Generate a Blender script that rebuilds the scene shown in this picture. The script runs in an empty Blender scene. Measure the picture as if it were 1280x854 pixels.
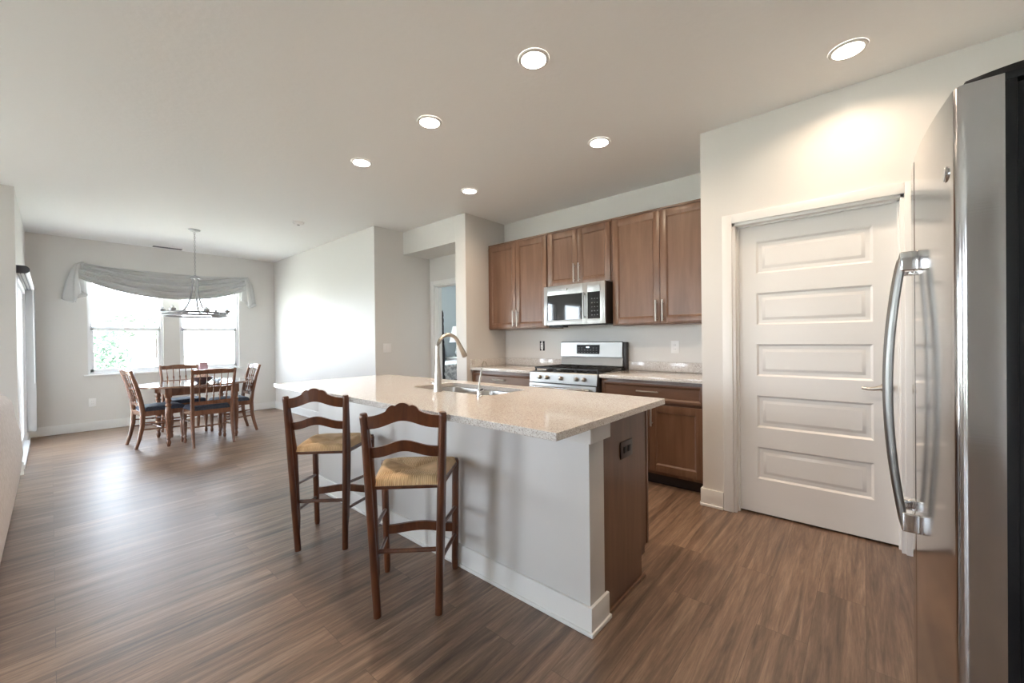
import bpy, bmesh, math, random
from math import sin, cos, pi, radians
from mathutils import Vector, Matrix

random.seed(7)
S = bpy.context.scene
COL = S.collection

# ------------------------------------------------------------------ camera
F_PX = 503.93
cam_d = bpy.data.cameras.new('camera')
cam_d.sensor_width = 36.0
cam_d.lens = F_PX / 1280 * 36.0
cam_d.clip_start = 0.02
cam = bpy.data.objects.new('camera', cam_d)
COL.objects.link(cam)
_y, _p, _r = radians(41.155), radians(-0.285), radians(-0.636)
fw = Vector((-sin(_y) * cos(_p), cos(_y) * cos(_p), sin(_p)))
rt = Vector((cos(_y), sin(_y), 0))
up = rt.cross(fw)
rt2 = cos(_r) * rt + sin(_r) * up
up2 = -sin(_r) * rt + cos(_r) * up
m = Matrix((rt2, up2, -fw)).transposed().to_4x4()
m.translation = Vector((0, 0, 1.239))
cam.matrix_world = m
S.camera = cam

# ------------------------------------------------------------------ world, exposure, daylight
S.view_settings.view_transform = 'Standard'
S.view_settings.look = 'None'
S.view_settings.gamma = 1
S.view_settings.use_curve_mapping = False
S.view_settings.exposure = 1.32
SKY = 8.5
world = bpy.data.worlds.new('world')
S.world = world
world.use_nodes = True
wn, wl = world.node_tree.nodes, world.node_tree.links
bg = wn['Background']
tc = wn.new('ShaderNodeTexCoord'); sp = wn.new('ShaderNodeSeparateXYZ'); cr = wn.new('ShaderNodeValToRGB')
wl.new(tc.outputs['Generated'], sp.inputs[0]); wl.new(sp.outputs['Z'], cr.inputs[0]); wl.new(cr.outputs[0], bg.inputs[0])
cr.color_ramp.elements[0].color = (0.82, 0.91, 1.0, 1)
cr.color_ramp.elements[1].color = (0.66, 0.80, 1.0, 1)
bg.inputs[1].default_value = SKY
cy = S.cycles
cy.use_denoising = True
cy.max_bounces = 10
cy.diffuse_bounces = 6
cy.glossy_bounces = 4
cy.transmission_bounces = 6
cy.sample_clamp_indirect = 6.0
cy.caustics_reflective = False
cy.caustics_refractive = False
LAMP_W = 3.0
sun_d = bpy.data.lights.new('sun', 'SUN'); sun_d.energy = 75; sun_d.angle = radians(0.6); sun_d.color = (0.93, 0.97, 1.0)
sun = bpy.data.objects.new('sun', sun_d); COL.objects.link(sun)
sun.rotation_euler = Vector((0.35, 0.42, 1.0)).to_track_quat('Z', 'Y').to_euler()

def portal(name, loc, rot, sx, sy):
    l = bpy.data.lights.new(name, 'AREA'); l.shape = 'RECTANGLE'; l.size = sx; l.size_y = sy
    l.cycles.is_portal = True
    o = bpy.data.objects.new(name, l); o.location = loc; o.rotation_euler = rot; COL.objects.link(o)
    return o

# room numbers (metres)
H = 2.74
XW, YD, YL, XJ = -8.37, 2.783, -0.212, -6.056
XG, YF, YR, ZH = -4.799, 3.228, 3.67, 2.427
XK, YK, XQ = -3.535, 3.915, -3.717
XP, YP = -0.905, 3.169
XR, YB = 1.02, -4.6
YU, ZT, ZB = 3.60, 2.392, 1.360
WIN = [(0.345, 1.178), (1.378, 2.205)]
WZ0, WZ1 = 0.80, 2.20
SX0, SX1, SZ = -7.98, -6.24, 1.93
LW = [(-4.6, -3.4), (-2.0, -0.9)]  # unseen back-wall windows, added to bring in more daylight
VW = [(-1.70, -0.80), (-3.05, -2.10)]

portal('daylight_portal', (XW - 0.16, 0.76, 1.5), (0, radians(-90), 0), 1.4, 0.84)
portal('daylight_portal', (XW - 0.16, 1.79, 1.5), (0, radians(-90), 0), 1.4, 0.84)
portal('daylight_portal', ((SX0 + SX1) / 2, YL - 0.17, SZ / 2), (radians(90), 0, 0), SX1 - SX0, SZ)
for a, b in LW:
    portal('daylight_portal', ((a + b) / 2, YB - 0.17, 1.35), (radians(90), 0, 0), b - a, 1.9)

for a, b in VW:
    portal('daylight_portal', (XJ - 0.17, (a + b) / 2, 1.35), (0, radians(-90), 0), 1.7, b - a)

# ------------------------------------------------------------------ mesh kit
class M:
    def __init__(s): s.v = []; s.f = []
    def add(s, vs, fs):
        n = len(s.v); s.v += [tuple(v) for v in vs]; s.f += [tuple(i + n for i in f) for f in fs]; return s
    def box(s, x0, y0, z0, x1, y1, z1, bev=0.0, seg=2):
        if x0 > x1: x0, x1 = x1, x0
        if y0 > y1: y0, y1 = y1, y0
        if z0 > z1: z0, z1 = z1, z0
        bm = bmesh.new()
        bmesh.ops.create_cube(bm, size=1)
        for v in bm.verts:
            v.co = Vector(((x0 + x1) / 2 + v.co.x * (x1 - x0), (y0 + y1) / 2 + v.co.y * (y1 - y0), (z0 + z1) / 2 + v.co.z * (z1 - z0)))
        if bev > 0:
            bev = min(bev, 0.45 * min(x1 - x0, y1 - y0, z1 - z0))
            bmesh.ops.bevel(bm, geom=bm.edges[:], offset=bev, segments=seg, profile=0.6, affect='EDGES')
        return s.frombm(bm)
    def frombm(s, bm):
        bm.verts.ensure_lookup_table()
        for i, v in enumerate(bm.verts): v.index = i
        s.add([v.co[:] for v in bm.verts], [[v.index for v in f.verts] for f in bm.faces]); bm.free(); return s
    def tube(s, pts, r, n=10, flat=1.0, cap=True, ref=(0, 0, 1)):
        """round (or flattened) bar along points; r may be a list"""
        pts = [Vector(p) for p in pts]; k = len(pts)
        rs = r if isinstance(r, (list, tuple)) else [r] * k
        vs = []; fs = []
        for i, p in enumerate(pts):
            t = (pts[min(i + 1, k - 1)] - pts[max(i - 1, 0)]).normalized()
            rf = Vector(ref)
            if abs(t.dot(rf)) > 0.97: rf = Vector((1, 0, 0)) if abs(t.x) < 0.9 else Vector((0, 1, 0))
            a = t.cross(rf).normalized(); b = t.cross(a).normalized()
            for j in range(n):
                an = 2 * pi * j / n
                vs.append(p + a * cos(an) * rs[i] + b * sin(an) * rs[i] * flat)
        for i in range(k - 1):
            for j in range(n):
                j2 = (j + 1) % n
                fs.append((i * n + j, i * n + j2, (i + 1) * n + j2, (i + 1) * n + j))
        if cap:
            fs.append(tuple(range(n - 1, -1, -1))); fs.append(tuple((k - 1) * n + j for j in range(n)))
        return s.add(vs, fs)
    def lathe(s, prof, c=(0, 0, 0), n=20, axis='z', cap=True):
        vs = []; fs = []; k = len(prof)
        for r, z in prof:
            for j in range(n):
                a = 2 * pi * j / n
                if axis == 'z': q = (c[0] + r * cos(a), c[1] + r * sin(a), c[2] + z)
                elif axis == 'y': q = (c[0] + r * cos(a), c[1] + z, c[2] + r * sin(a))
                else: q = (c[0] + z, c[1] + r * cos(a), c[2] + r * sin(a))
                vs.append(q)
        for i in range(k - 1):
            for j in range(n):
                j2 = (j + 1) % n
                fs.append((i * n + j, i * n + j2, (i + 1) * n + j2, (i + 1) * n + j))
        if cap:
            fs.append(tuple(range(n - 1, -1, -1))); fs.append(tuple((k - 1) * n + j for j in range(n)))
        return s.add(vs, fs)
    def turned(s, p0, p1, prof, n=10):
        """turned stick between two points; prof = [(t, r)]"""
        p0, p1 = Vector(p0), Vector(p1)
        return s.tube([p0.lerp(p1, t) for t, r in prof], [r for t, r in prof], n)
    def prism(s, poly, axis, a, b):
        """polygon (2-D) pushed along an axis from a to b; poly in the two other axes, in xyz order"""
        n = len(poly); vs = []
        for d in (a, b):
            for p, q in poly:
                vs.append({'x': (d, p, q), 'y': (p, d, q), 'z': (p, q, d)}[axis])
        fs = [tuple(range(n - 1, -1, -1)), tuple(range(n, 2 * n))]
        for j in range(n):
            j2 = (j + 1) % n; fs.append((j, j2, n + j2, n + j))
        return s.add(vs, fs)
    def surf(s, fn, nu, nv, wrapu=False):
        vs = [fn(i / nu, j / nv) for i in range(nu + 1) for j in range(nv + 1)]
        fs = []
        for i in range(nu):
            for j in range(nv):
                a = i * (nv + 1) + j; fs.append((a, a + 1, a + nv + 2, a + nv + 1))
        return s.add(vs, fs)
    def bar(s, p0, p1, w, d, ref=(0, 0, 1)):
        """square-section bar"""
        p0, p1 = Vector(p0), Vector(p1); t = (p1 - p0).normalized(); rf = Vector(ref)
        if abs(t.dot(rf)) > 0.97: rf = Vector((0, 1, 0))
        a = t.cross(rf).normalized() * w / 2; b = t.cross(t.cross(rf)).normalized() * d / 2
        vs = [p + q for p in (p0, p1) for q in (a + b, a - b, -a - b, -a + b)]
        return s.add(vs, [(3, 2, 1, 0), (4, 5, 6, 7)] + [(i, (i + 1) % 4, 4 + (i + 1) % 4, 4 + i) for i in range(4)])
    def build(s, name, mat, parent=None, off=None, angle=35, thick=0):
        me = bpy.data.meshes.new(name); me.from_pydata([Vector(v) for v in s.v], [], s.f)
        bm = bmesh.new(); bm.from_mesh(me); bmesh.ops.recalc_face_normals(bm, faces=bm.faces); bm.to_mesh(me); bm.free()
        me.polygons.foreach_set('use_smooth', [True] * len(me.polygons))
        me.set_sharp_from_angle(angle=radians(angle))
        if mat: me.materials.append(mat)
        o = bpy.data.objects.new(name, me); COL.objects.link(o)
        if parent is not None: o.parent = parent
        if off is not None: o.location = -Vector(off)
        if thick:
            md = o.modifiers.new('solid', 'SOLIDIFY'); md.thickness = thick; md.offset = 0
        return o

def thing(name, label, cat, loc=(0, 0, 0), rotz=0, group=None):
    o = bpy.data.objects.new(name, None); COL.objects.link(o); o.empty_display_size = 0.1
    o.location = loc; o.rotation_euler = (0, 0, rotz); o['label'] = label; o['category'] = cat
    if group: o['group'] = group
    return o
def tag(o, label, cat, group=None):
    o['label'] = label; o['category'] = cat
    if group: o['group'] = group
    return o
def struct(name, mb, mat, parent=None):
    o = mb.build(name, mat, parent)
    if parent is None: o['kind'] = 'structure'
    return o
def copy_tree(o, parent=None):
    c = o.copy(); COL.objects.link(c)
    if parent is not None: c.parent = parent
    for ch in [k for k in bpy.data.objects if k.parent == o]:
        copy_tree(ch, c)
    return c

# ------------------------------------------------------------------ materials
def mat(name, color=(0.8, 0.8, 0.8), rough=0.5, metal=0.0, spec=0.5, coat=0.0, trans=0.0, emit=None, es=0.0):
    m = bpy.data.materials.new(name); m.use_nodes = True
    b = m.node_tree.nodes['Principled BSDF']
    b.inputs['Base Color'].default_value = (*color, 1); b.inputs['Roughness'].default_value = rough
    b.inputs['Metallic'].default_value = metal; b.inputs['Specular IOR Level'].default_value = spec
    b.inputs['Coat Weight'].default_value = coat; b.inputs['Transmission Weight'].default_value = trans
    if emit: b.inputs['Emission Color'].default_value = (*emit, 1); b.inputs['Emission Strength'].default_value = es
    return m
def nodes(m): return m.node_tree.nodes, m.node_tree.links, m.node_tree.nodes['Principled BSDF']
def bump(m, scale=50, strength=0.1, dist=0.001, detail=3, vec='Object', stretch=None):
    n, l, b = nodes(m)
    tc = n.new('ShaderNodeTexCoord'); no = n.new('ShaderNodeTexNoise'); bu = n.new('ShaderNodeBump')
    no.inputs['Scale'].default_value = scale; no.inputs['Detail'].default_value = detail
    src = tc.outputs[vec]
    if stretch:
        mp = n.new('ShaderNodeMapping'); mp.inputs['Scale'].default_value = stretch; l.new(src, mp.inputs[0]); src = mp.outputs[0]
    l.new(src, no.inputs['Vector']); l.new(no.outputs[0], bu.inputs['Height'])
    bu.inputs['Strength'].default_value = strength; bu.inputs['Distance'].default_value = dist
    l.new(bu.outputs[0], b.inputs['Normal']); return no
def tint(m, c0, c1, scale=5, detail=4, stretch=(1, 1, 1), lo=0.3, hi=0.7, rough=0.6, dist=0.0):
    n, l, b = nodes(m)
    tc = n.new('ShaderNodeTexCoord'); mp = n.new('ShaderNodeMapping'); no = n.new('ShaderNodeTexNoise'); cr = n.new('ShaderNodeValToRGB')
    mp.inputs['Scale'].default_value = stretch
    no.inputs['Scale'].default_value = scale; no.inputs['Detail'].default_value = detail; no.inputs['Roughness'].default_value = rough
    no.inputs['Distortion'].default_value = dist
    l.new(tc.outputs['Object'], mp.inputs[0]); l.new(mp.outputs[0], no.inputs['Vector']); l.new(no.outputs[0], cr.inputs[0])
    e = cr.color_ramp.elements; e[0].position = lo; e[1].position = hi; e[0].color = (*c0, 1); e[1].color = (*c1, 1)
    l.new(cr.outputs[0], b.inputs['Base Color']); return cr

WALL = mat('wall_paint', (0.71, 0.69, 0.665), 0.42, spec=0.35); bump(WALL, 120, 0.08, 0.001)
CEIL = mat('ceiling_paint', (0.89, 0.89, 0.89), 0.8, spec=0.2); bump(CEIL, 30, 0.4, 0.004, 4)
BLUEWALL = mat('bedroom_paint', (0.62, 0.66, 0.68), 0.6)
TRIM = mat('trim_white', (0.80, 0.79, 0.775), 0.3)
DOORW = mat('door_white', (0.79, 0.775, 0.755), 0.33)
VINYL = mat('window_vinyl', (0.85, 0.85, 0.86), 0.35)
GLASS = mat('window_glass', (1, 1, 1), 0.0)
n, l, b = nodes(GLASS)
tr = n.new('ShaderNodeBsdfTransparent'); gl = n.new('ShaderNodeBsdfGlossy'); mx = n.new('ShaderNodeMixShader'); gl.inputs['Roughness'].default_value = 0.0
mx.inputs[0].default_value = 0.06; l.new(tr.outputs[0], mx.inputs[1]); l.new(gl.outputs[0], mx.inputs[2]); l.new(mx.outputs[0], n['Material Output'].inputs[0])

GLASST = GLASS.copy(); GLASST.name = 'tinted_door_glass'  # tint added to cut the daylight on the facing wall
[q for q in GLASST.node_tree.nodes if q.type == 'BSDF_TRANSPARENT'][0].inputs[0].default_value = (0.88, 0.89, 0.90, 1)

def floor_mat():
    m = mat('plank_floor', (0.2, 0.13, 0.09), 0.36, spec=0.75); n, l, b = nodes(m)
    tc = n.new('ShaderNodeTexCoord'); sep = n.new('ShaderNodeSeparateXYZ'); com = n.new('ShaderNodeCombineXYZ')
    l.new(tc.outputs['Object'], sep.inputs[0]); l.new(sep.outputs['Y'], com.inputs['X']); l.new(sep.outputs['X'], com.inputs['Y'])
    br = n.new('ShaderNodeTexBrick'); br.inputs['Scale'].default_value = 1.0
    br.inputs['Brick Width'].default_value = 1.22; br.inputs['Row Height'].default_value = 0.178
    br.inputs['Mortar Size'].default_value = 0.0008; br.inputs['Mortar Smooth'].default_value = 0.0
    br.inputs['Color1'].default_value = (0, 0, 0, 1); br.inputs['Color2'].default_value = (1, 1, 1, 1); br.inputs['Mortar'].default_value = (0.5, 0.5, 0.5, 1)
    br.offset = 0.37; br.offset_frequency = 2
    l.new(com.outputs[0], br.inputs['Vector'])
    # grain, shifted plank by plank
    sh = n.new('ShaderNodeVectorMath'); sh.operation = 'MULTIPLY_ADD'; sh.inputs[1].default_value = (7, 13, 5)
    cc = n.new('ShaderNodeCombineXYZ'); l.new(br.outputs['Color'], cc.inputs[0]); l.new(br.outputs['Color'], cc.inputs[1]); l.new(br.outputs['Color'], cc.inputs[2])
    mp = n.new('ShaderNodeMapping'); mp.inputs['Scale'].default_value = (17.0, 1.0, 1.0)
    l.new(tc.outputs['Object'], mp.inputs[0]); l.new(cc.outputs[0], sh.inputs[0]); l.new(mp.outputs[0], sh.inputs[2])
    n1 = n.new('ShaderNodeTexNoise'); n1.inputs['Scale'].default_value = 1.3; n1.inputs['Detail'].default_value = 6; n1.inputs['Roughness'].default_value = 0.62; n1.inputs['Distortion'].default_value = 0.9
    l.new(sh.outputs[0], n1.inputs['Vector'])
    n2 = n.new('ShaderNodeTexNoise'); n2.inputs['Scale'].default_value = 9; n2.inputs['Detail'].default_value = 5; n2.inputs['Roughness'].default_value = 0.7
    l.new(sh.outputs[0], n2.inputs['Vector'])
    cr = n.new('ShaderNodeValToRGB'); e = cr.color_ramp.elements
    e[0].position = 0.30; e[0].color = (0.074, 0.044, 0.029, 1); e[1].position = 0.72; e[1].color = (0.310, 0.210, 0.145, 1)
    q = e.new(0.5); q.color = (0.180, 0.112, 0.073, 1)
    l.new(n1.outputs[0], cr.inputs[0])
    m2 = n.new('ShaderNodeMix'); m2.data_type = 'RGBA'; m2.blend_type = 'OVERLAY'; m2.inputs[0].default_value = 0.75
    l.new(cr.outputs[0], m2.inputs[6]); l.new(n2.outputs[0], m2.inputs[7])
    # plank tone
    hs = n.new('ShaderNodeHueSaturation'); mr = n.new('ShaderNodeMapRange'); mr.inputs[3].default_value = 0.86; mr.inputs[4].default_value = 1.16
    l.new(br.outputs['Color'], mr.inputs[0]); l.new(mr.outputs[0], hs.inputs['Value']); l.new(m2.outputs[2], hs.inputs['Color'])
    m3 = n.new('ShaderNodeMix'); m3.data_type = 'RGBA'; l.new(br.outputs['Fac'], m3.inputs[0]); l.new(hs.outputs[0], m3.inputs[6]); m3.inputs[7].default_value = (0.08, 0.048, 0.032, 1)
    l.new(m3.outputs[2], b.inputs['Base Color'])
    bu = n.new('ShaderNodeBump'); bu.inputs['Strength'].default_value = 0.35; bu.inputs['Distance'].default_value = 0.0015
    l.new(n2.outputs[0], bu.inputs['Height']); l.new(bu.outputs[0], b.inputs['Normal'])
    mr2 = n.new('ShaderNodeMapRange'); mr2.inputs[3].default_value = 0.30; mr2.inputs[4].default_value = 0.46
    l.new(n2.outputs[0], mr2.inputs[0]); l.new(mr2.outputs[0], b.inputs['Roughness'])
    return m
FLOOR = floor_mat()

def wood(name, dark, light, rough=0.32, st=(9, 9, 0.9), sc=2.2, coat=0.15):
    m = mat(name, light, rough, coat=coat); cr = tint(m, dark, light, sc, 5, st, 0.3, 0.7, 0.6, 0.5); return m
CAB = wood('cabinet_wood', (0.125, 0.062, 0.035), (0.198, 0.106, 0.064), 0.30, (7, 7, 0.7), 2.0, 0.0)
CABH = wood('cabinet_wood_across', (0.125, 0.062, 0.035), (0.198, 0.106, 0.064), 0.30, (0.7, 7, 7), 2.0, 0.0)
CABD = mat('cabinet_dark_wood', (0.035, 0.018, 0.013), 0.6)  # even darker brown for the toe kicks
STOOL = wood('stool_wood', (0.055, 0.016, 0.007), (0.15, 0.048, 0.018), 0.28, (6, 6, 1), 4, 0.3)
CHAIR = wood('dining_wood', (0.13, 0.055, 0.032), (0.26, 0.125, 0.075), 0.25, (6, 6, 1), 3, 0.3)
POST = mat('bedpost_wood', (0.02, 0.012, 0.01), 0.35)
QUARTZ = mat('quartz', (0.7, 0.62, 0.55), 0.09, spec=0.5)
def quartz():
    n, l, b = nodes(QUARTZ)
    tc = n.new('ShaderNodeTexCoord'); v = n.new('ShaderNodeTexNoise'); v.inputs['Scale'].default_value = 260; v.inputs['Detail'].default_value = 2
    v2 = n.new('ShaderNodeTexVoronoi'); v2.inputs['Scale'].default_value = 210
    l.new(tc.outputs['Object'], v.inputs['Vector']); l.new(tc.outputs['Object'], v2.inputs['Vector'])
    c = n.new('ShaderNodeValToRGB'); e = c.color_ramp.elements; e[0].position = 0.33; e[0].color = (0.36, 0.30, 0.26, 1); e[1].position = 0.50; e[1].color = (0.69, 0.66, 0.63, 1)
    q = e.new(0.75); q.color = (0.80, 0.78, 0.755, 1)
    l.new(v.outputs[0], c.inputs[0])
    c2 = n.new('ShaderNodeValToRGB'); f = c2.color_ramp.elements; f[0].position = 0.0; f[0].color = (1, 1, 1, 1); f[1].position = 0.16; f[1].color = (0, 0, 0, 1)
    l.new(v2.outputs[0], c2.inputs[0])
    mx = n.new('ShaderNodeMix'); mx.data_type = 'RGBA'; l.new(c2.outputs[0], mx.inputs[0]); l.new(c.outputs[0], mx.inputs[6]); mx.inputs[7].default_value = (0.80, 0.77, 0.74, 1)
    l.new(mx.outputs[2], b.inputs['Base Color'])
quartz()
STEEL = mat('stainless', (0.34, 0.335, 0.325), 0.34, 1.0); bump(STEEL, 6, 0.04, 0.0005, 4, 'Object', (1, 1, 60))
FSTEEL = mat('fridge_stainless', (0.54, 0.53, 0.525), 0.13, 1.0); bump(FSTEEL, 5, 0.03, 0.0006, 3, 'Object', (1, 1, 50))
CHROME = mat('chrome', (0.75, 0.75, 0.75), 0.08, 1.0)
NICKEL = mat('satin_nickel', (0.50, 0.46, 0.41), 0.30, 1.0)
SINKM = mat('sink_steel', (0.55, 0.54, 0.53), 0.30, 1.0)
BLACK = mat('black_plastic', (0.008, 0.008, 0.009), 0.4, spec=0.25)
BGLASS = mat('black_glass', (0.008, 0.008, 0.010), 0.04, spec=0.8)
IRON = mat('cast_iron', (0.018, 0.017, 0.017), 0.5)
DKSIDE = mat('range_side', (0.03, 0.022, 0.018), 0.4)
FBODY = mat('fridge_side', (0.008, 0.008, 0.009), 0.55, spec=0.15)
KEYS = mat('keypad_print', (0.12, 0.12, 0.13), 0.5)
WPLATE = mat('white_plastic', (0.90, 0.89, 0.88), 0.35)
BPLATE = mat('brown_plastic', (0.05, 0.03, 0.022), 0.35)
SLOT = mat('slot_dark', (0.02, 0.02, 0.02), 0.6)
LENS = mat('lamp_lens', (1, 1, 1), 0.4, emit=(1, 0.93, 0.82), es=9)
CHM = mat('chandelier_metal', (0.38, 0.38, 0.39), 0.45, 0.6)
FROST = mat('frosted_cup', (0.75, 0.76, 0.78), 0.3, trans=0.3)
NAVY = mat('navy_fabric', (0.03, 0.045, 0.10), 0.75); tint(NAVY, (0.020, 0.028, 0.05), (0.055, 0.068, 0.10), 60)
SWAG = mat('swag_fabric', (0.62, 0.62, 0.615), 0.6); bump(SWAG, 14, 0.5, 0.01, 3, 'Object', (1, 1, 3))
SOFA = mat('sofa_fabric', (0.62, 0.56, 0.53), 0.9); tint(SOFA, (0.55, 0.49, 0.46), (0.70, 0.64, 0.61), 40, 5)
RUSH = mat('rush', (0.52, 0.34, 0.17), 0.75)
BLINDM = mat('blind_white', (0.72, 0.72, 0.73), 0.5)
BLINDC = mat('blind_cap', (0.10, 0.10, 0.115), 0.45)
VANE = mat('blind_vane', (0.46, 0.46, 0.465), 0.6)
GRASS = mat('lawn', (0.3, 0.3, 0.25), 0.9); tint(GRASS, (0.26, 0.27, 0.22), (0.36, 0.36, 0.31), 3)
LEAF = mat('shrub_leaf', (0.10, 0.15, 0.11), 0.7)
FARLEAF = mat('far_leaf', (0.16, 0.19, 0.15), 0.8)
QUILT = mat('quilt', (0.6, 0.6, 0.6), 0.9); tint(QUILT, (0.42, 0.43, 0.44), (0.80, 0.80, 0.80), 14, 3, (1, 1, 1), 0.42, 0.58)
SHADE = mat('lamp_shade_fabric', (0.85, 0.84, 0.82), 0.8)
LGLASS = mat('lamp_glass', (0.75, 0.82, 0.86), 0.08, trans=0.6)

# rush weave: fine strands running four ways towards the seat middle
def rush_tex():
    n, l, b = nodes(RUSH)
    tc = n.new('ShaderNodeTexCoord'); sep = n.new('ShaderNodeSeparateXYZ'); l.new(tc.outputs['Object'], sep.inputs[0])
    ax = n.new('ShaderNodeMath'); ax.operation = 'ABSOLUTE'; l.new(sep.outputs['X'], ax.inputs[0])
    ay = n.new('ShaderNodeMath'); ay.operation = 'ABSOLUTE'; l.new(sep.outputs['Y'], ay.inputs[0])
    gt = n.new('ShaderNodeMath'); gt.operation = 'GREATER_THAN'; l.new(ax.outputs[0], gt.inputs[0]); l.new(ay.outputs[0], gt.inputs[1])
    mx = n.new('ShaderNodeMix'); l.new(gt.outputs[0], mx.inputs[0]); l.new(sep.outputs['X'], mx.inputs[2]); l.new(sep.outputs['Y'], mx.inputs[3])
    mu = n.new('ShaderNodeMath'); mu.operation = 'MULTIPLY'; mu.inputs[1].default_value = 700; l.new(mx.outputs[0], mu.inputs[0])
    si = n.new('ShaderNodeMath'); si.operation = 'SINE'; l.new(mu.outputs[0], si.inputs[0])
    no = n.new('ShaderNodeTexNoise'); no.inputs['Scale'].default_value = 9; l.new(tc.outputs['Object'], no.inputs['Vector'])
    ad = n.new('ShaderNodeMath'); ad.operation = 'MULTIPLY_ADD'; ad.inputs[1].default_value = 0.12; l.new(si.outputs[0], ad.inputs[0]); l.new(no.outputs[0], ad.inputs[2])
    cr = n.new('ShaderNodeValToRGB'); e = cr.color_ramp.elements; e[0].position = 0.25; e[0].color = (0.40, 0.24, 0.11, 1); e[1].position = 0.7; e[1].color = (0.78, 0.56, 0.33, 1)
    l.new(ad.outputs[0], cr.inputs[0]); l.new(cr.outputs[0], b.inputs['Base Color'])
    bu = n.new('ShaderNodeBump'); bu.inputs['Strength'].default_value = 0.6; bu.inputs['Distance'].default_value = 0.002
    l.new(si.outputs[0], bu.inputs['Height']); l.new(bu.outputs[0], b.inputs['Normal'])
rush_tex()

# ------------------------------------------------------------------ the room
struct('floor', M().box(-8.6, YB - 0.2, -0.12, XR + 0.2, 8.0, 0), FLOOR)
struct('ceiling', M().box(-8.6, YB - 0.2, H, XR + 0.2, 8.0, H + 0.12), CEIL)
struct('wall_back', M().box(XK, YK, 0, XR + 0.15, YK + 0.12, H), WALL)
struct('wall_pantry_right', M().box(XR, YP + 0.12, 0, XR + 0.15, YK, H), WALL)
struct('wall_partition', M().box(XQ, YF, 0, XK, YK + 0.12, H, 0.004), WALL)
struct('wall_header', M().box(XG, YF, ZH, XQ, YR, H), WALL)
struct('wall_hall_left', M().box(XG - 0.13, YD, 0, XG, YR + 0.13, H), WALL)
struct('wall_dining_right', M().box(XW - 0.15, YD, 0, XG - 0.13, YD + 0.14, H), WALL)
DX0, DX1 = -4.695, -3.93          # hall door opening
struct('wall_hall_back', M().box(XG, YR, 0, DX0, YR + 0.12, H).box(DX1, YR, 0, XQ, YR + 0.12, H).box(DX0, YR, 2.035, DX1, YR + 0.12, H), WALL)
w = M(); xo = XW - 0.15
w.box(xo, YL - 0.15, 0, XW, YD, WZ0).box(xo, YL - 0.15, WZ1, XW, YD, H)
w.box(xo, YL - 0.15, WZ0, XW, WIN[0][0], WZ1).box(xo, WIN[0][1], WZ0, XW, WIN[1][0], WZ1).box(xo, WIN[1][1], WZ0, XW, YD, WZ1)
struct('wall_window', w, WALL)
w = M().box(XW, YL - 0.15, 0, SX0, YL, H).box(SX1, YL - 0.15, 0, XJ, YL, H).box(SX0, YL - 0.15, SZ, SX1, YL, H)
struct('wall_left', w, WALL)
w = M(); x0 = XJ - 0.15
for a, b_ in ((YB, VW[1][0]), (VW[1][1], VW[0][0]), (VW[0][1], YL - 0.15)): w.box(x0, a, 0, XJ, b_, H)
for a, b_ in VW: w.box(x0, a, 0, XJ, b_, 0.5); w.box(x0, a, 2.2, XJ, b_, H)
struct('wall_living_left', w, WALL)
for k, (a, b_) in enumerate(VW):
    fr = M(); q1 = XJ - 0.04; q0 = XJ - 0.10
    fr.box(q0, a, 0.5, q1, a + 0.05, 2.2).box(q0, b_ - 0.05, 0.5, q1, b_, 2.2).box(q0, a, 0.5, q1, b_, 0.55).box(q0, a, 2.15, q1, b_, 2.2).box(q0, a, 1.33, q1, b_, 1.38)
    o = struct('window_%d' % (k + 5), fr, VINYL)
    M().box(q0 + 0.02, a + 0.04, 0.54, q0 + 0.024, b_ - 0.04, 2.16).build('pane', GLASS, o)
w = M(); px = XJ
for a, b_ in LW:
    w.box(px, YB - 0.15, 0, a, YB, H); w.box(a, YB - 0.15, 0, b_, YB, 0.45); w.box(a, YB - 0.15, 2.35, b_, YB, H); px = b_
w.box(px, YB - 0.15, 0, XR + 0.15, YB, H)
struct('wall_living_back', w, WALL)
struct('wall_right', M().box(XR, YB, 0, XR + 0.15, YP + 0.12, H), WALL)
PX0, PX1, PZ = -0.699, 0.173, 2.040
w = M().box(XP, YP, 0, PX0, YP + 0.12, H).box(PX1, YP, 0, XR, YP + 0.12, H).box(PX0, YP, PZ, PX1, YP + 0.12, H)
struct('wall_pantry', w, WALL)
struct('wall_pantry_side', M().box(XP, YP + 0.12, 0, XP + 0.12, YK, H), WALL)
# bedroom shell
w = M().box(XW - 0.15, 7.6, 0, XQ, 7.75, H)
struct('wall_bedroom_far', w, BLUEWALL)
w = M().box(xo, YD + 0.14, 0, XW, 4.0, H).box(xo, 6.2, 0, XW, 7.6, H).box(xo, 4.0, 0, XW, 6.2, 0.7).box(xo, 4.0, 2.2, XW, 6.2, H)  # unseen window opening, added and widened to light the bedroom
struct('wall_bedroom_left', w, BLUEWALL)
struct('wall_bedroom_right', M().box(XQ, YK + 0.12, 0, XQ + 0.12, 7.75, H), BLUEWALL)
portal('daylight_portal', (XW - 0.16, 5.1, 1.45), (0, radians(-90), 0), 1.5, 2.2)

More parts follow.
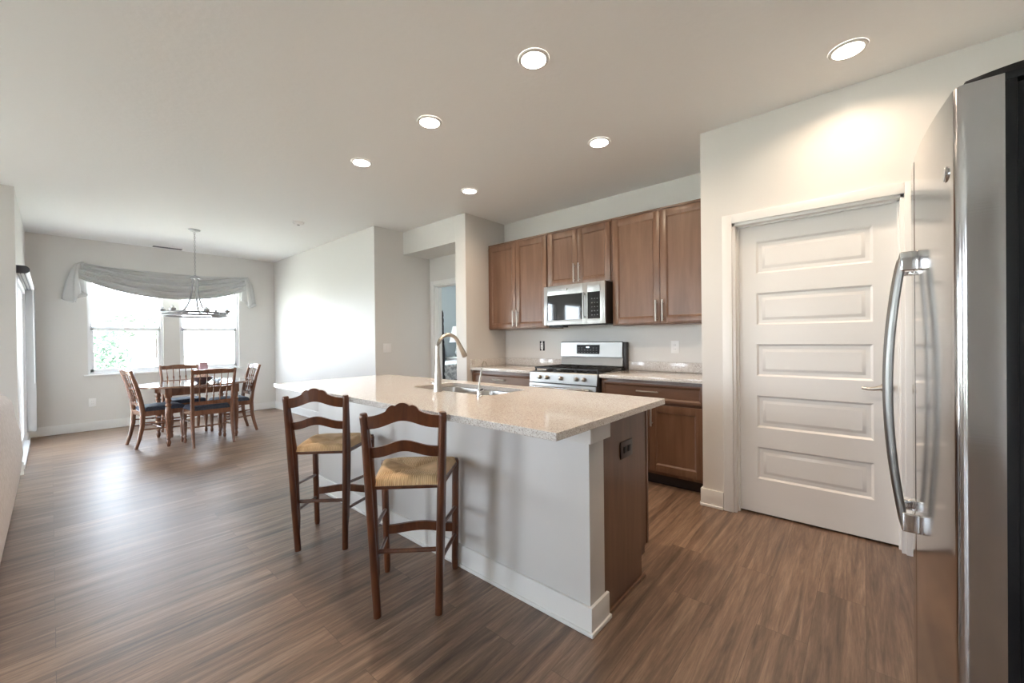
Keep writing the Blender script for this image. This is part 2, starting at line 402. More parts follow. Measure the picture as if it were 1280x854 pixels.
def baseboard(name, segs, shoe=True):
    """segs: (x0,y0,x1,y1, nx, ny): wall run with the room-side normal"""
    a = M()
    for x0, y0, x1, y1, nx, ny in segs:
        for t, h in ((0.014, 0.125), (0.024, 0.018)):
            a.box(min(x0, x1, x0 + nx * t, x1 + nx * t), min(y0, y1, y0 + ny * t, y1 + ny * t), 0.0005, max(x0, x1, x0 + nx * t, x1 + nx * t), max(y0, y1, y0 + ny * t, y1 + ny * t), h, 0.003)
    return struct(name, a, TRIM)
baseboard('baseboard_window', [(XW, YL, XW, YD, 1, 0)])
baseboard('baseboard_dining_right', [(XW, YD, XG + 0.014, YD, 0, -1)])
baseboard('baseboard_hall', [(XG, YD - 0.014, XG, YR, 1, 0), (XG, YR, DX0 - 0.07, YR, 0, -1)])
baseboard('baseboard_partition', [(XQ, YF, XK, YF, 0, -1), (XQ, YF, XQ, YR, -1, 0)])
baseboard('baseboard_pantry', [(XP - 0.014, YP, -0.765, YP, 0, -1), (XP, YP, XP, 3.26, -1, 0), (0.24, YP, XR, YP, 0, -1)])
baseboard('baseboard_left', [(XJ - 0.03, YL, XJ, YL, 0, 1), (XJ, YL + 0.03, XJ, -1.5, 1, 0), (XW, YL, SX0, YL, 0, 1)])
baseboard('baseboard_bedroom', [(XW, 7.6, XQ, 7.6, 0, -1)])

# pantry door frame and door
def casing(name, x0, x1, z1, y, wdt=0.062, t=0.016, d=0.12, ny=-1):
    a = M()
    a.box(x0 - wdt, y + ny * t, 0.0005, x0, y, z1 + wdt, 0.003).box(x1, y + ny * t, 0.0005, x1 + wdt, y, z1 + wdt, 0.003)
    a.box(x0, y + ny * t, z1, x1, y, z1 + wdt, 0.003)
    a.box(x0 - 0.001, y - 0.001, 0.0005, x0 + 0.018, y + d, z1, 0.001).box(x1 - 0.018, y - 0.001, 0.0005, x1 + 0.001, y + d, z1, 0.001)
    a.box(x0, y - 0.001, z1 - 0.018, x1, y + d, z1 + 0.001, 0.001)
    # stop
    a.box(x0 + 0.018, y + 0.045, 0.0005, x0 + 0.028, y + 0.07, z1 - 0.018).box(x1 - 0.028, y + 0.045, 0.0005, x1 - 0.018, y + 0.07, z1 - 0.018).box(x0 + 0.018, y + 0.045, z1 - 0.028, x1 - 0.018, y + 0.07, z1 - 0.018)
    return struct(name, a, TRIM)
casing('trim_1', PX0, PX1, 2.036, YP)
casing('trim_2', DX0, DX1, 2.033, YR)

def panel_door(x0, x1, y, z0, z1, panels, t=0.035):
    """slab with raised panels, front face at y looking to -y"""
    a = M(); px0, px1 = x0 + 0.112, x1 - 0.112
    zs = [z0] + [q for p in panels for q in p] + [z1]
    a.box(x0, y, z0, px0, y + t, z1); a.box(px1, y, z0, x1, y + t, z1)
    for k in range(0, len(zs), 2): a.box(px0, y, zs[k], px1, y + t, zs[k + 1])
    for p0, p1 in panels:
        r = [(0, 0), (0.012, 0.011), (0.034, 0.011), (0.052, 0.003)]
        for k in range(3):
            (i0, d0), (i1, d1) = r[k], r[k + 1]
            q0 = [(px0 + i0, y + d0, p0 + i0), (px1 - i0, y + d0, p0 + i0), (px1 - i0, y + d0, p1 - i0), (px0 + i0, y + d0, p1 - i0)]
            q1 = [(px0 + i1, y + d1, p0 + i1), (px1 - i1, y + d1, p0 + i1), (px1 - i1, y + d1, p1 - i1), (px0 + i1, y + d1, p1 - i1)]
            a.add(q0 + q1, [(j, (j + 1) % 4, 4 + (j + 1) % 4, 4 + j) for j in range(4)])
        a.add(q1, [(0, 1, 2, 3)])
        a.box(px0, y + t - 0.006, p0, px1, y + t, p1)
    return a
pan = [(0.250, 0.472), (0.608, 0.830), (0.965, 1.187), (1.321, 1.543), (1.677, 1.899)]
pdoor = panel_door(PX0 + 0.021, PX1 - 0.021, YP + 0.072, 0.012, 2.014, pan).build('door_1', DOORW)
pdoor['kind'] = 'structure'
lv = M()
lx, ly, lz = 0.098, YP + 0.072, 0.93
lv.lathe([(0.031, 0.0005), (0.031, -0.006), (0.026, -0.010), (0.012, -0.012), (0.010, -0.045), (0.013, -0.05), (0.013, -0.062), (0.004, -0.066)], (lx, ly, lz), 20, 'y')
lv.tube([(lx + 0.004, ly - 0.054, lz + 0.004), (lx - 0.03, ly - 0.056, lz + 0.002), (lx - 0.055, ly - 0.055, lz - 0.005), (lx - 0.085, ly - 0.052, lz - 0.008), (lx - 0.110, ly - 0.049, lz - 0.004)], [0.016, 0.014, 0.011, 0.009, 0.008], 12, 0.8, ref=(0, 1, 0))
lv.build('door_handle', NICKEL, pdoor)

# windows
def window(name, y0, y1):
    fr = M(); x1 = XW - 0.03; x0 = XW - 0.10; f = 0.028; zm = 1.475
    fr.box(x0, y0, WZ0, x1, y0 + f, WZ1, 0.003).box(x0, y1 - f, WZ0, x1, y1, WZ1, 0.003).box(x0, y0 + f, WZ0, x1, y1 - f, WZ0 + f, 0.003).box(x0, y0 + f, WZ1 - f, x1, y1 - f, WZ1, 0.003)
    o = struct(name, fr, VINYL)
    up_ = M(); a, b_ = y0 + f, y1 - f
    up_.box(x0 + 0.005, a, zm - 0.01, x0 + 0.035, b_, zm + 0.022, 0.002).box(x0 + 0.005, a, zm, x0 + 0.035, a + 0.022, WZ1 - f, 0.002).box(x0 + 0.005, b_ - 0.022, zm, x0 + 0.035, b_, WZ1 - f, 0.002)
    up_.box(x0 + 0.005, a, WZ1 - f - 0.03, x0 + 0.035, b_, WZ1 - f, 0.002).build('upper_sash', VINYL, o)
    lo = M()
    lo.box(x0 + 0.036, a, zm - 0.035, x1 - 0.004, b_, zm - 0.002, 0.002).box(x0 + 0.036, a, WZ0 + f, x1 - 0.004, a + 0.036, zm, 0.002).box(x0 + 0.036, b_ - 0.036, WZ0 + f, x1 - 0.004, b_, zm, 0.002)
    lo.box(x0 + 0.036, a, WZ0 + f, x1 - 0.004, b_, WZ0 + f + 0.045, 0.002)
    lo.box(x1 - 0.006, (a + b_) / 2 - 0.03, zm - 0.004, x1 + 0.004, (a + b_) / 2 + 0.03, zm + 0.010, 0.002)
    lo.build('lower_sash', VINYL, o)
    M().box(x0 + 0.018, a + 0.02, zm + 0.02, x0 + 0.022, b_ - 0.02, WZ1 - f - 0.028).build('upper_glass', GLASS, o)
    M().box(x0 + 0.050, a + 0.034, WZ0 + f + 0.043, x0 + 0.054, b_ - 0.034, zm - 0.033).build('lower_glass', GLASS, o)
    M().box(XW - 0.03, y0 - 0.045, WZ0 - 0.022, XW + 0.035, y1 + 0.045, WZ0 + 0.001, 0.004).build('window_sill', TRIM, o)
    return o
window('window_1', *WIN[0]); window('window_2', *WIN[1])
for k, (a, b_) in enumerate(LW):  # back-wall windows out of view, added for their daylight
    fr = M(); y1 = YB - 0.03; y0 = YB - 0.09
    fr.box(a, y0, 0.45, a + 0.05, y1, 2.35).box(b_ - 0.05, y0, 0.45, b_, y1, 2.35).box(a, y0, 0.45, b_, y1, 0.5).box(a, y0, 2.3, b_, y1, 2.35).box(a, y0, 1.38, b_, y1, 1.43).box((a + b_) / 2 - 0.03, y0, 0.45, (a + b_) / 2 + 0.03, y1, 2.35)
    o = struct('window_%d' % (k + 3), fr, VINYL)
    M().box(a + 0.04, y0 + 0.02, 0.49, b_ - 0.04, y0 + 0.024, 2.31).build('pane', GLASS, o)
# sliding door in the left wall
fr = M(); y0, y1 = YL - 0.12, YL + 0.004; t = 0.055
fr.box(SX0, y0, 0.0, SX0 + t, y1, SZ, 0.004).box(SX1 - t, y0, 0.0, SX1, y1, SZ, 0.004).box(SX0, y0, SZ - t, SX1, y1, SZ, 0.004).box(SX0 + t, y0, 0, SX1 - t, YL + 0.03, 0.045, 0.004)
sd = struct('door_2', fr, VINYL)
for nm, a, b_, yy in (('sliding_panel', SX0 + t, -7.05, YL - 0.05), ('fixed_panel', -7.15, SX1 - t, YL - 0.10)):
    q = M(); s_ = 0.07
    q.box(a, yy, 0.045, a + s_, yy + 0.035, SZ - t, 0.003).box(b_ - s_, yy, 0.045, b_, yy + 0.035, SZ - t, 0.003).box(a + s_, yy, 0.045, b_ - s_, yy + 0.035, 0.14, 0.003).box(a + s_, yy, SZ - t - 0.07, b_ - s_, yy + 0.035, SZ - t, 0.003)
    p = q.build(nm, VINYL, sd)
    M().box(a + s_ - 0.005, yy + 0.014, 0.135, b_ - s_ + 0.005, yy + 0.019, SZ - t - 0.065).build('glass', GLASST, p)

# vertical blind over the slider
bx0, bx1 = -8.22, -6.15
vb = thing('vertical_blind', 'white vertical blind headrail with dark end cap above sliding glass door', 'blind', (bx0, YL, 1.9))
o = (bx0, YL, 1.9)
def rail_poly(w, h, z): 
    r = h / 2; pts = [(YL + 0.001, z), (YL + w - r, z)]
    pts += [(YL + w - r + r * sin(a), z + r - r * cos(a)) for a in [pi * k / 8 for k in range(1, 8)]]
    return pts + [(YL + w - r, z + h), (YL + 0.001, z + h)]
M().prism(rail_poly(0.080, 0.068, 1.939), 'x', bx0 + 0.012, bx1 - 0.012).build('headrail', BLINDM, vb, o)
e = M().prism(rail_poly(0.086, 0.076, 1.935), 'x', bx1 - 0.012, bx1); e.build('end_cap', BLINDC, vb, o)
M().prism(rail_poly(0.086, 0.076, 1.935), 'x', bx0, bx0 + 0.012).build('end_cap', BLINDC, vb, o)
M().box(bx0 + 0.012, YL + 0.022, 1.931, bx1 - 0.012, YL + 0.030, 1.941).box(bx0 + 0.012, YL + 0.048, 1.931, bx1 - 0.012, YL + 0.056, 1.941).build('track', BLINDC, vb, o)
for k in range(6):
    x = bx0 + 0.04 + k * 0.05
    M().box(x, YL + 0.006, 0.14, x + 0.0025, YL + 0.084, 1.931).build('vane', VANE, vb, o)
M().tube([(bx0 + 0.33, YL + 0.07, 1.935), (bx0 + 0.33, YL + 0.075, 0.75)], 0.004, 6).build('wand', BLINDM, vb, o)

# ------------------------------------------------------------------ outdoors (bright, through the windows)
lawn = struct('ground', M().box(-60, -60, -0.40, -8.55, 60, -0.28).box(-8.55, -60, -0.40, 8, -4.9, -0.28).box(-8.55, -4.9, -0.4, -6.25, -0.5, -0.28), GRASS)
def leafy(center, rx, rz, n, size, seed):
    rnd = random.Random(seed); a = M()
    for _ in range(n):
        u, v, w_ = rnd.gauss(0, 1), rnd.gauss(0, 1), rnd.gauss(0, 1); d = math.sqrt(u * u + v * v + w_ * w_) or 1; r = rnd.random() ** 0.4
        p = Vector((center[0] + rx * u / d * r, center[1] + rx * v / d * r, center[2] + rz * w_ / d * r))
        ax = Vector((rnd.uniform(-1, 1), rnd.uniform(-1, 1), rnd.uniform(-1, 1))).normalized(); bx = ax.orthogonal().normalized()
        q = ax * size * rnd.uniform(.6, 1.2); h = bx * size * 0.45
        a.add([p - q, p + h, p + q, p - h], [(0, 1, 2, 3)])
    return a
sh = thing('shrub', 'young leafy green shrub outside the left dining window', 'shrub', (-12.0, 0.75, -0.28))
leafy((0, 0, 1.05), 0.42, 0.95, 900, 0.075, 3).build('foliage', LEAF, sh)
M().tube([(0, 0, 0), (0.02, 0, 0.7), (0, 0.02, 1.4)], [0.03, 0.02, 0.01], 8).build('trunk', POST, sh)
hs = thing('house', 'pale distant house beyond the lawn, seen through right dining window', 'house', (-52, 16.5, -0.28))
SID = mat('siding', (0.55, 0.55, 0.55), 0.8); ROOF = mat('roof_shingle', (0.22, 0.21, 0.21), 0.9)
M().box(-4, -5, 0, 4, 5, 2.9).build('wall', SID, hs)
M().prism([(-5.4, 2.9), (5.4, 2.9), (0, 4.4)], 'x', -4.4, 4.4).build('roof', ROOF, hs)
for k in (-2.6, 2.2):
    M().box(4.0, k - 0.6, 1.1, 4.05, k + 0.6, 2.2).build('window', BGLASS, hs)
for k, (x, y, r, h, lb) in enumerate([(-50, 4.0, 1.6, 4.6, 'pale rounded tree far beyond lawn, through left dining window'), (-55, 7.2, 2.0, 5.4, 'taller pale tree far beyond lawn, left of the distant house')]):
    tr_ = thing('tree', lb, 'tree', (x, y, -0.28), 0)
    leafy((0, 0, h * 0.6), r, h * 0.38, 500, 0.35, 20 + k).build('crown', FARLEAF, tr_)
    M().tube([(0, 0, 0), (0, 0, h * 0.6)], [0.14, 0.07], 8).build('trunk', POST, tr_)

# ------------------------------------------------------------------ cabinets
def cab_door(a, x0, x1, z0, z1, y, t=0.02, st=0.057):
    """frame-and-panel door, front at y"""
    bv = 0.0025
    a.box(x0, y, z0, x0 + st, y + t, z1, bv).box(x1 - st, y, z0, x1, y + t, z1, bv)
    a.box(x0 + st, y, z0, x1 - st, y + t, z0 + st, bv).box(x0 + st, y, z1 - st, x1 - st, y + t, z1, bv)
    i = st
    q0 = [(x0 + i, y + 0.002, z0 + i), (x1 - i, y + 0.002, z0 + i), (x1 - i, y + 0.002, z1 - i), (x0 + i, y + 0.002, z1 - i)]
    j = st + 0.012
    q1 = [(x0 + j, y + 0.010, z0 + j), (x1 - j, y + 0.010, z0 + j), (x1 - j, y + 0.010, z1 - j), (x0 + j, y + 0.010, z1 - j)]
    a.add(q0 + q1, [(k, (k + 1) % 4, 4 + (k + 1) % 4, 4 + k) for k in range(4)]); a.add(q1, [(0, 1, 2, 3)])
    return a
def pull(cx, cz, y, vert=True, L=0.19):
    a = M(); h = L / 2
    if vert:
        a.tube([(cx, y - 0.03, cz - h), (cx, y - 0.03, cz + h)], 0.0068, 10)
        for s_ in (-0.75, 0.75): a.tube([(cx, y, cz + s_ * h), (cx, y - 0.03, cz + s_ * h)], 0.0045, 8)
    else:
        a.tube([(cx - h, y - 0.03, cz), (cx + h, y - 0.03, cz)], 0.0068, 10)
        for s_ in (-0.75, 0.75): a.tube([(cx + s_ * h, y, cz), (cx + s_ * h, y - 0.03, cz)], 0.0045, 8)
    return a
def upper(x0, x1, z0, z1, label, right_gap=0):
    o = (x0, YK, z0); t = thing('upper_cabinet', label, 'cabinet', o, 0, 'upper cabinets on the kitchen wall')
    M().box(x0, YU + 0.02, z0, x1, YK - 0.001, z1, 0.001).build('cabinet_body', CAB, t, o)
    M().box(x0 - 0.0, YU + 0.012, z1, x1, YK - 0.001, z1 + 0.018, 0.003).build('top_moulding', CABH, t, o)
    g = 0.012; xm = (x0 + x1) / 2
    for s_, a, b_ in ((-1, x0 + g, xm - 0.002), (1, xm + 0.002, x1 - g)):
        d = cab_door(M(), a, b_, z0 + 0.012, z1 - 0.014, YU).build('door', CAB, t, o)
        hx = b_ - 0.028 if s_ < 0 else a + 0.028
        pull(hx, z0 + 0.125, YU).build('handle', NICKEL, d)
    return t
upper(XK + 0.001, -2.625, ZB, ZT, 'brown two-door upper cabinet on the left, between grey wall and microwave')
upper(-2.623, -1.852, 1.800, ZT, 'short brown two-door upper cabinet directly above the microwave')
upper(-1.850, XP - 0.001, ZB, ZT, 'wide brown two-door upper cabinet right of microwave beside pantry corner')

YC = 3.305  # face of base cabinets
def base(x0, x1, label, drawers, doors):
    o = (x0, YK, 0); t = thing('base_cabinet', label, 'cabinet', o, 0, 'base cabinets on the kitchen wall')
    M().box(x0, YC + 0.02, 0.10, x1, YK - 0.001, 0.882, 0.001).build('cabinet_body', CAB, t, o)
    M().box(x0 + 0.001, YC + 0.09, 0.0005, x1 - 0.001, YK - 0.002, 0.10).build('toe_kick', CABD, t, o)
    g = 0.012
    for a, b_ in drawers:
        d = cab_door(M(), a + g, b_ - g, 0.705, 0.856, YC, 0.02, 0.022).build('drawer', CABH, t, o)
        pull((a + b_) / 2, 0.79, YC, False).build('handle', NICKEL, d)
    for a, b_, s_ in doors:
        d = cab_door(M(), a + (g if s_ > 0 else 0.002), b_ - (0.002 if s_ > 0 else g), 0.128, 0.682, YC).build('door', CAB, t, o)
        pull(b_ - 0.03 if s_ > 0 else a + 0.03, 0.60, YC).build('handle', NICKEL, d)
    return t
base(XK + 0.001, -2.608, 'brown base cabinet with drawer, left of the gas range', [(XK, -2.608)], [(XK, -3.07, 1), (-3.07, -2.608, -1)])
base(-1.818, XP - 0.001, 'brown base cabinet with wide drawer, right of the gas range', [(-1.818, XP - 0.02)], [(-1.818, -1.37, 1), (-1.37, XP - 0.02, -1)])

def ctop(x0, x1, label, splash_left=False):
    o = (x0, YK, 0.884); t = thing('countertop', label, 'countertop', o)
    M().box(x0, YC - 0.027, 0.8825, x1, YK - 0.001, 0.914, 0.003).build('slab', QUARTZ, t, o)
    a = M().box(x0, YK - 0.021, 0.9145, x1, YK - 0.001, 1.005, 0.002)
    if splash_left: a.box(x0, YC - 0.02, 0.9145, x0 + 0.02, YK - 0.021, 1.005, 0.002)
    a.build('backsplash', QUARTZ, t, o)
    return t
ctop(XK + 0.001, -2.606, 'speckled beige quartz worktop left of the range with low splash', True)
ctop(-1.820, XP - 0.001, 'speckled beige quartz worktop right of the range with low splash')

# ------------------------------------------------------------------ gas range
rx0, rx1 = -2.602, -1.824
o = (rx0, 3.25, 0); rg = thing('gas_range', 'stainless gas range with black grates and five front knobs', 'stove', o)
M().box(rx0, 3.285, 0.04, rx1, 3.90, 0.905, 0.003).build('range_body', DKSIDE, rg, o)
M().box(rx0 + 0.01, 3.30, 0.908 - 0.004, rx1 - 0.01, 3.83, 0.915, 0.003).build('cooktop', BGLASS, rg, o)
# control front: slanted panel
a = M().prism([(3.245, 0.808), (3.30, 0.808), (3.30, 0.912), (3.262, 0.912), (3.255, 0.905)], 'x', rx0, rx1)
cp = a.build('control_panel', STEEL, rg, o)
for k, fx in enumerate((0.17, 0.28, 0.50, 0.72, 0.83)):
    kx = rx0 + fx * (rx1 - rx0)
    M().lathe([(0.019, 0.002), (0.021, -0.004), (0.019, -0.010), (0.016, -0.028), (0.012, -0.032), (0.002, -0.033)], (kx, 3.249, 0.858), 18, 'y').build('knob', NICKEL, cp)
dr = M().box(rx0 + 0.004, 3.235, 0.235, rx1 - 0.004, 3.283, 0.800, 0.006).build('oven_door', STEEL, rg, o)
M().box(rx0 + 0.13, 3.233, 0.34, rx1 - 0.13, 3.236, 0.66, 0.001).build('oven_window', BGLASS, dr)
a = M().tube([(rx0 + 0.05, 3.195, 0.765), (rx1 - 0.05, 3.195, 0.765)], 0.011, 12)
for hx in (rx0 + 0.08, rx1 - 0.08): a.box(hx - 0.012, 3.195, 0.753, hx + 0.012, 3.237, 0.777, 0.004)
a.build('oven_handle', CHROME, dr)
M().box(rx0 + 0.004, 3.24, 0.05, rx1 - 0.004, 3.283, 0.225, 0.006).build('storage_drawer', STEEL, rg, o)
for lx_ in (rx0 + 0.06, rx1 - 0.06):
    for ly_ in (3.32, 3.84):
        M().lathe([(0.018, 0.0005), (0.018, 0.012), (0.01, 0.04)], (lx_, ly_, 0), 10).build('levelling_foot', BLACK, rg, o)
# back guard
bgd = M().box(rx0, 3.845, 0.905, rx1 - 0.0, 3.905, 1.200, 0.004).build('back_guard', DKSIDE, rg, o)
M().prism([(3.815, 1.045), (3.85, 1.045), (3.85, 1.205), (3.832, 1.205), (3.825, 1.198)], 'x', rx0 + 0.002, rx1 - 0.03).build('guard_face', STEEL, bgd)
M().prism([(3.812, 0.918), (3.846, 0.918), (3.846, 1.040), (3.842, 1.040)], 'x', rx0 + 0.002, rx1 - 0.03).build('vent_face', STEEL, bgd)
dp = M().box(rx0 + 0.215, 3.812, 1.075, rx0 + 0.49, 3.822, 1.172, 0.002).build('display', BLACK, bgd)
for i in range(7):
    for j in range(3):
        if 2 <= i <= 4 and j == 2: continue
        M().box(rx0 + 0.235 + i * 0.036, 3.8108, 1.088 + j * 0.024, rx0 + 0.253 + i * 0.036, 3.8116, 1.094 + j * 0.024).build('key', KEYS, dp)
M().box(rx0 + 0.335, 3.8106, 1.140, rx0 + 0.372, 3.8114, 1.154).build('clock', mat('clock_digits', (0.2, 0.3, 0.35), 0.5, emit=(0.7, 0.9, 1.0), es=1.0), dp)
# grates in three sections + burners
for k in range(3):
    gx0 = rx0 + 0.02 + k * (rx1 - rx0 - 0.04) / 3 + 0.003; gx1 = gx0 + (rx1 - rx0 - 0.04) / 3 - 0.006; gy0, gy1 = 3.315, 3.82; z = 0.946
    a = M(); r = 0.007
    for p, q in (((gx0, gy0), (gx1, gy0)), ((gx1, gy0), (gx1, gy1)), ((gx1, gy1), (gx0, gy1)), ((gx0, gy1), (gx0, gy0)), ((gx0, (gy0 + gy1) / 2), (gx1, (gy0 + gy1) / 2)), (((gx0 + gx1) / 2, gy0), ((gx0 + gx1) / 2, gy1))):
        a.bar((p[0], p[1], z), (q[0], q[1], z), 0.012, 0.016)
    for fy in (0.25, 0.75):
        yy = gy0 + (gy1 - gy0) * fy
        a.bar((gx0, yy, z), (gx1, yy, z), 0.010, 0.012)
        a.bar((gx0 + 0.045, yy - 0.07, z + 0.002), (gx0 + 0.045, yy + 0.07, z + 0.002), 0.009, 0.010)
        a.bar((gx1 - 0.045, yy - 0.07, z + 0.002), (gx1 - 0.045, yy + 0.07, z + 0.002), 0.009, 0.010)
    for fx in (gx0 + 0.006, gx1 - 0.006):
        for fy in (gy0 + 0.006, gy1 - 0.006): a.tube([(fx, fy, 0.9155), (fx, fy, z)], [0.010, 0.007], 8)
    a.build('grate', IRON, rg, o)
for bx_, by_ in ((0.17, 0.12), (0.17, 0.38), (0.5, 0.25), (0.83, 0.12), (0.83, 0.38)):
    M().lathe([(0.048, 0), (0.046, 0.008), (0.03, 0.010), (0.032, 0.018), (0.02, 0.022), (0.001, 0.0225)], (rx0 + bx_ * (rx1 - rx0), 3.315 + by_, 0.9152), 20).build('burner', IRON, rg, o)

# ------------------------------------------------------------------ microwave
mx0, mx1, my, mz0, mz1 = -2.600, -1.872, 3.505, 1.385, 1.797
o = (mx0, my, mz0); mw = thing('microwave', 'stainless over-the-range microwave with black window and keypad', 'microwave', o)
M().box(mx0 + 0.003, my + 0.03, mz0, mx1 - 0.003, YK - 0.002, mz1, 0.003).build('microwave_body', DKSIDE, mw, o)
a = M(); wx0, wx1, wz0, wz1 = mx0 + 0.045, mx0 + 0.475, mz0 + 0.052, mz0 + 0.315; kx0, kx1 = mx0 + 0.535, mx1 - 0.055
a.box(mx0, my, mz0, wx0, my + 0.032, mz1, 0.002).box(wx1, my, mz0, kx0, my + 0.032, mz1, 0.002).box(kx1, my, mz0, mx1, my + 0.032, mz1, 0.002)
a.box(wx0, my, wz1, wx1, my + 0.032, mz1, 0.001).box(wx0, my, mz0, wx1, my + 0.032, wz0, 0.001).box(kx0, my, wz1, kx1, my + 0.032, mz1, 0.001).box(kx0, my, mz0, kx1, my + 0.032, wz0, 0.001)
fr = a.build('front_frame', STEEL, mw, o)
M().box(wx0, my + 0.006, wz0, wx1, my + 0.03, wz1).build('window', BGLASS, mw, o)
kp = M().box(kx0, my + 0.003, wz0, kx1, my + 0.03, wz1).build('keypad', BGLASS, mw, o)
for i in range(3):
    for j in range(5):
        M().box(kx0 + 0.042 + i * 0.030, my + 0.0018, wz0 + 0.030 + j * 0.040, kx0 + 0.054 + i * 0.030, my + 0.0032, wz0 + 0.040 + j * 0.040).build('key', KEYS, kp)
a = M().tube([(wx1 + 0.032, my - 0.028, wz0 + 0.0), (wx1 + 0.032, my - 0.030, (wz0 + wz1) / 2), (wx1 + 0.032, my - 0.028, wz1)], 0.010, 10, 0.8)
for z in (wz0 + 0.02, wz1 - 0.02): a.box(wx1 + 0.024, my - 0.028, z - 0.008, wx1 + 0.040, my + 0.001, z + 0.008, 0.002)
a.build('door_handle', STEEL, mw, o)
M().lathe([(0.014, 0.0005), (0.013, -0.002), (0.001, -0.0022)], (mx0 + 0.29, my, mz1 - 0.048), 18, 'y').build('badge', CHROME, mw, o)
M().box(mx0 + 0.02, my + 0.06, mz0 - 0.022, mx0 + 0.20, my + 0.16, mz0).build('vent_filter', BLACK, mw, o)
M().box(mx0 + 0.26, my + 0.06, mz0 - 0.008, mx1 - 0.06, my + 0.16, mz0).build('lamp_cover', BLACK, mw, o)

# ------------------------------------------------------------------ kitchen island
IX0, IX1, IY0, IY1, IYK = -3.46, -0.869, 1.475, 2.083, 1.600
o = (IX1, IY0, 0); isl = thing('kitchen_island', 'long kitchen island with white seating side and dark brown end panel', 'island', o)
M().box(IX0, IY0, 0.0, IX1, IYK, 0.882, 0.002).build('knee_wall', mat('island_paint', (0.68, 0.665, 0.65), 0.35), isl, o)
M().box(IX0 + 0.01, IYK, 0.0, IX1 - 0.014, 2.0, 0.10).box(IX0 + 0.01, IYK, 0.10, IX1 - 0.014, IY1 - 0.022, 0.64, 0.001).box(IX0 + 0.01, IYK, 0.64, -2.45, IY1 - 0.022, 0.882).box(-1.60, IYK, 0.64, IX1 - 0.014, IY1 - 0.022, 0.882).build('cabinet_body', CAB, isl, o)
M().prism([(IYK + 0.001, 0.0005), (1.995, 0.0005), (1.995, 0.155), (IY1 - 0.022, 0.155), (IY1 - 0.022, 0.882), (IYK + 0.001, 0.882)], 'x', IX1 - 0.014, IX1 - 0.004).build('end_panel', CAB, isl, o)
M().box(IX1 - 0.05, IY1 - 0.022, 0.155, IX1, IY1, 0.882, 0.003).build('face_stile', CAB, isl, o)
M().box(IX1 - 0.004, IYK + 0.02, 0.0005, IX1 + 0.008, 2.02, 0.018, 0.005).build('shoe_moulding', CAB, isl, o)
a = M(); c = 0.020
a.box(IX0 - c, IY0 - c, 0.803, IX1 + c, IY0, 0.882, 0.002).box(IX1, IY0, 0.803, IX1 + c, IYK + 0.028, 0.882, 0.002).box(IX0 - c, IY0, 0.803, IX0, IYK + 0.028, 0.882, 0.002)
a.build('cap_moulding', TRIM, isl, o)
a = M()
for t_, h_ in ((0.014, 0.118), (0.022, 0.018)):
    a.box(IX0 - t_, IY0 - t_, 0.0005, IX1 + t_, IY0, h_, 0.003).box(IX1, IY0, 0.0005, IX1 + t_, IYK + t_ + 0.002, h_, 0.003).box(IX0 - t_, IY0, 0.0005, IX0, IYK + t_, h_, 0.003)
a.build('baseboard', TRIM, isl, o)
ddx = (IX1 - 0.06 - IX0) / 6
for k in range(6):
    a = IX0 + 0.02 + k * ddx
    d = M(); d.box(a, IY1 - 0.022, 0.125, a + ddx - 0.006, IY1 - 0.002, 0.69, 0.003).build('door', CAB, isl, o)
    d = M(); d.box(a, IY1 - 0.022, 0.70, a + ddx - 0.006, IY1 - 0.002, 0.86, 0.003).build('drawer', CABH, isl, o)
ot = thing('outlet', 'dark brown power outlet on the end panel of the island', 'outlet', (IX1 - 0.004, 1.828, 0.705))
M().box(0, -0.062, -0.040, 0.006, 0.062, 0.040, 0.002).build('cover_plate', BPLATE, ot)
for s_ in (-0.022, 0.022):
    f = M().box(0.006, s_ - 0.014, -0.015, 0.009, s_ + 0.014, 0.015, 0.002).build('socket', BLACK, ot)
    M().box(0.009, s_ - 0.005, -0.008, 0.0096, s_ + 0.005, -0.005).box(0.009, s_ - 0.005, 0.005, 0.0096, s_ + 0.005, 0.008).build('slot', SLOT, f)

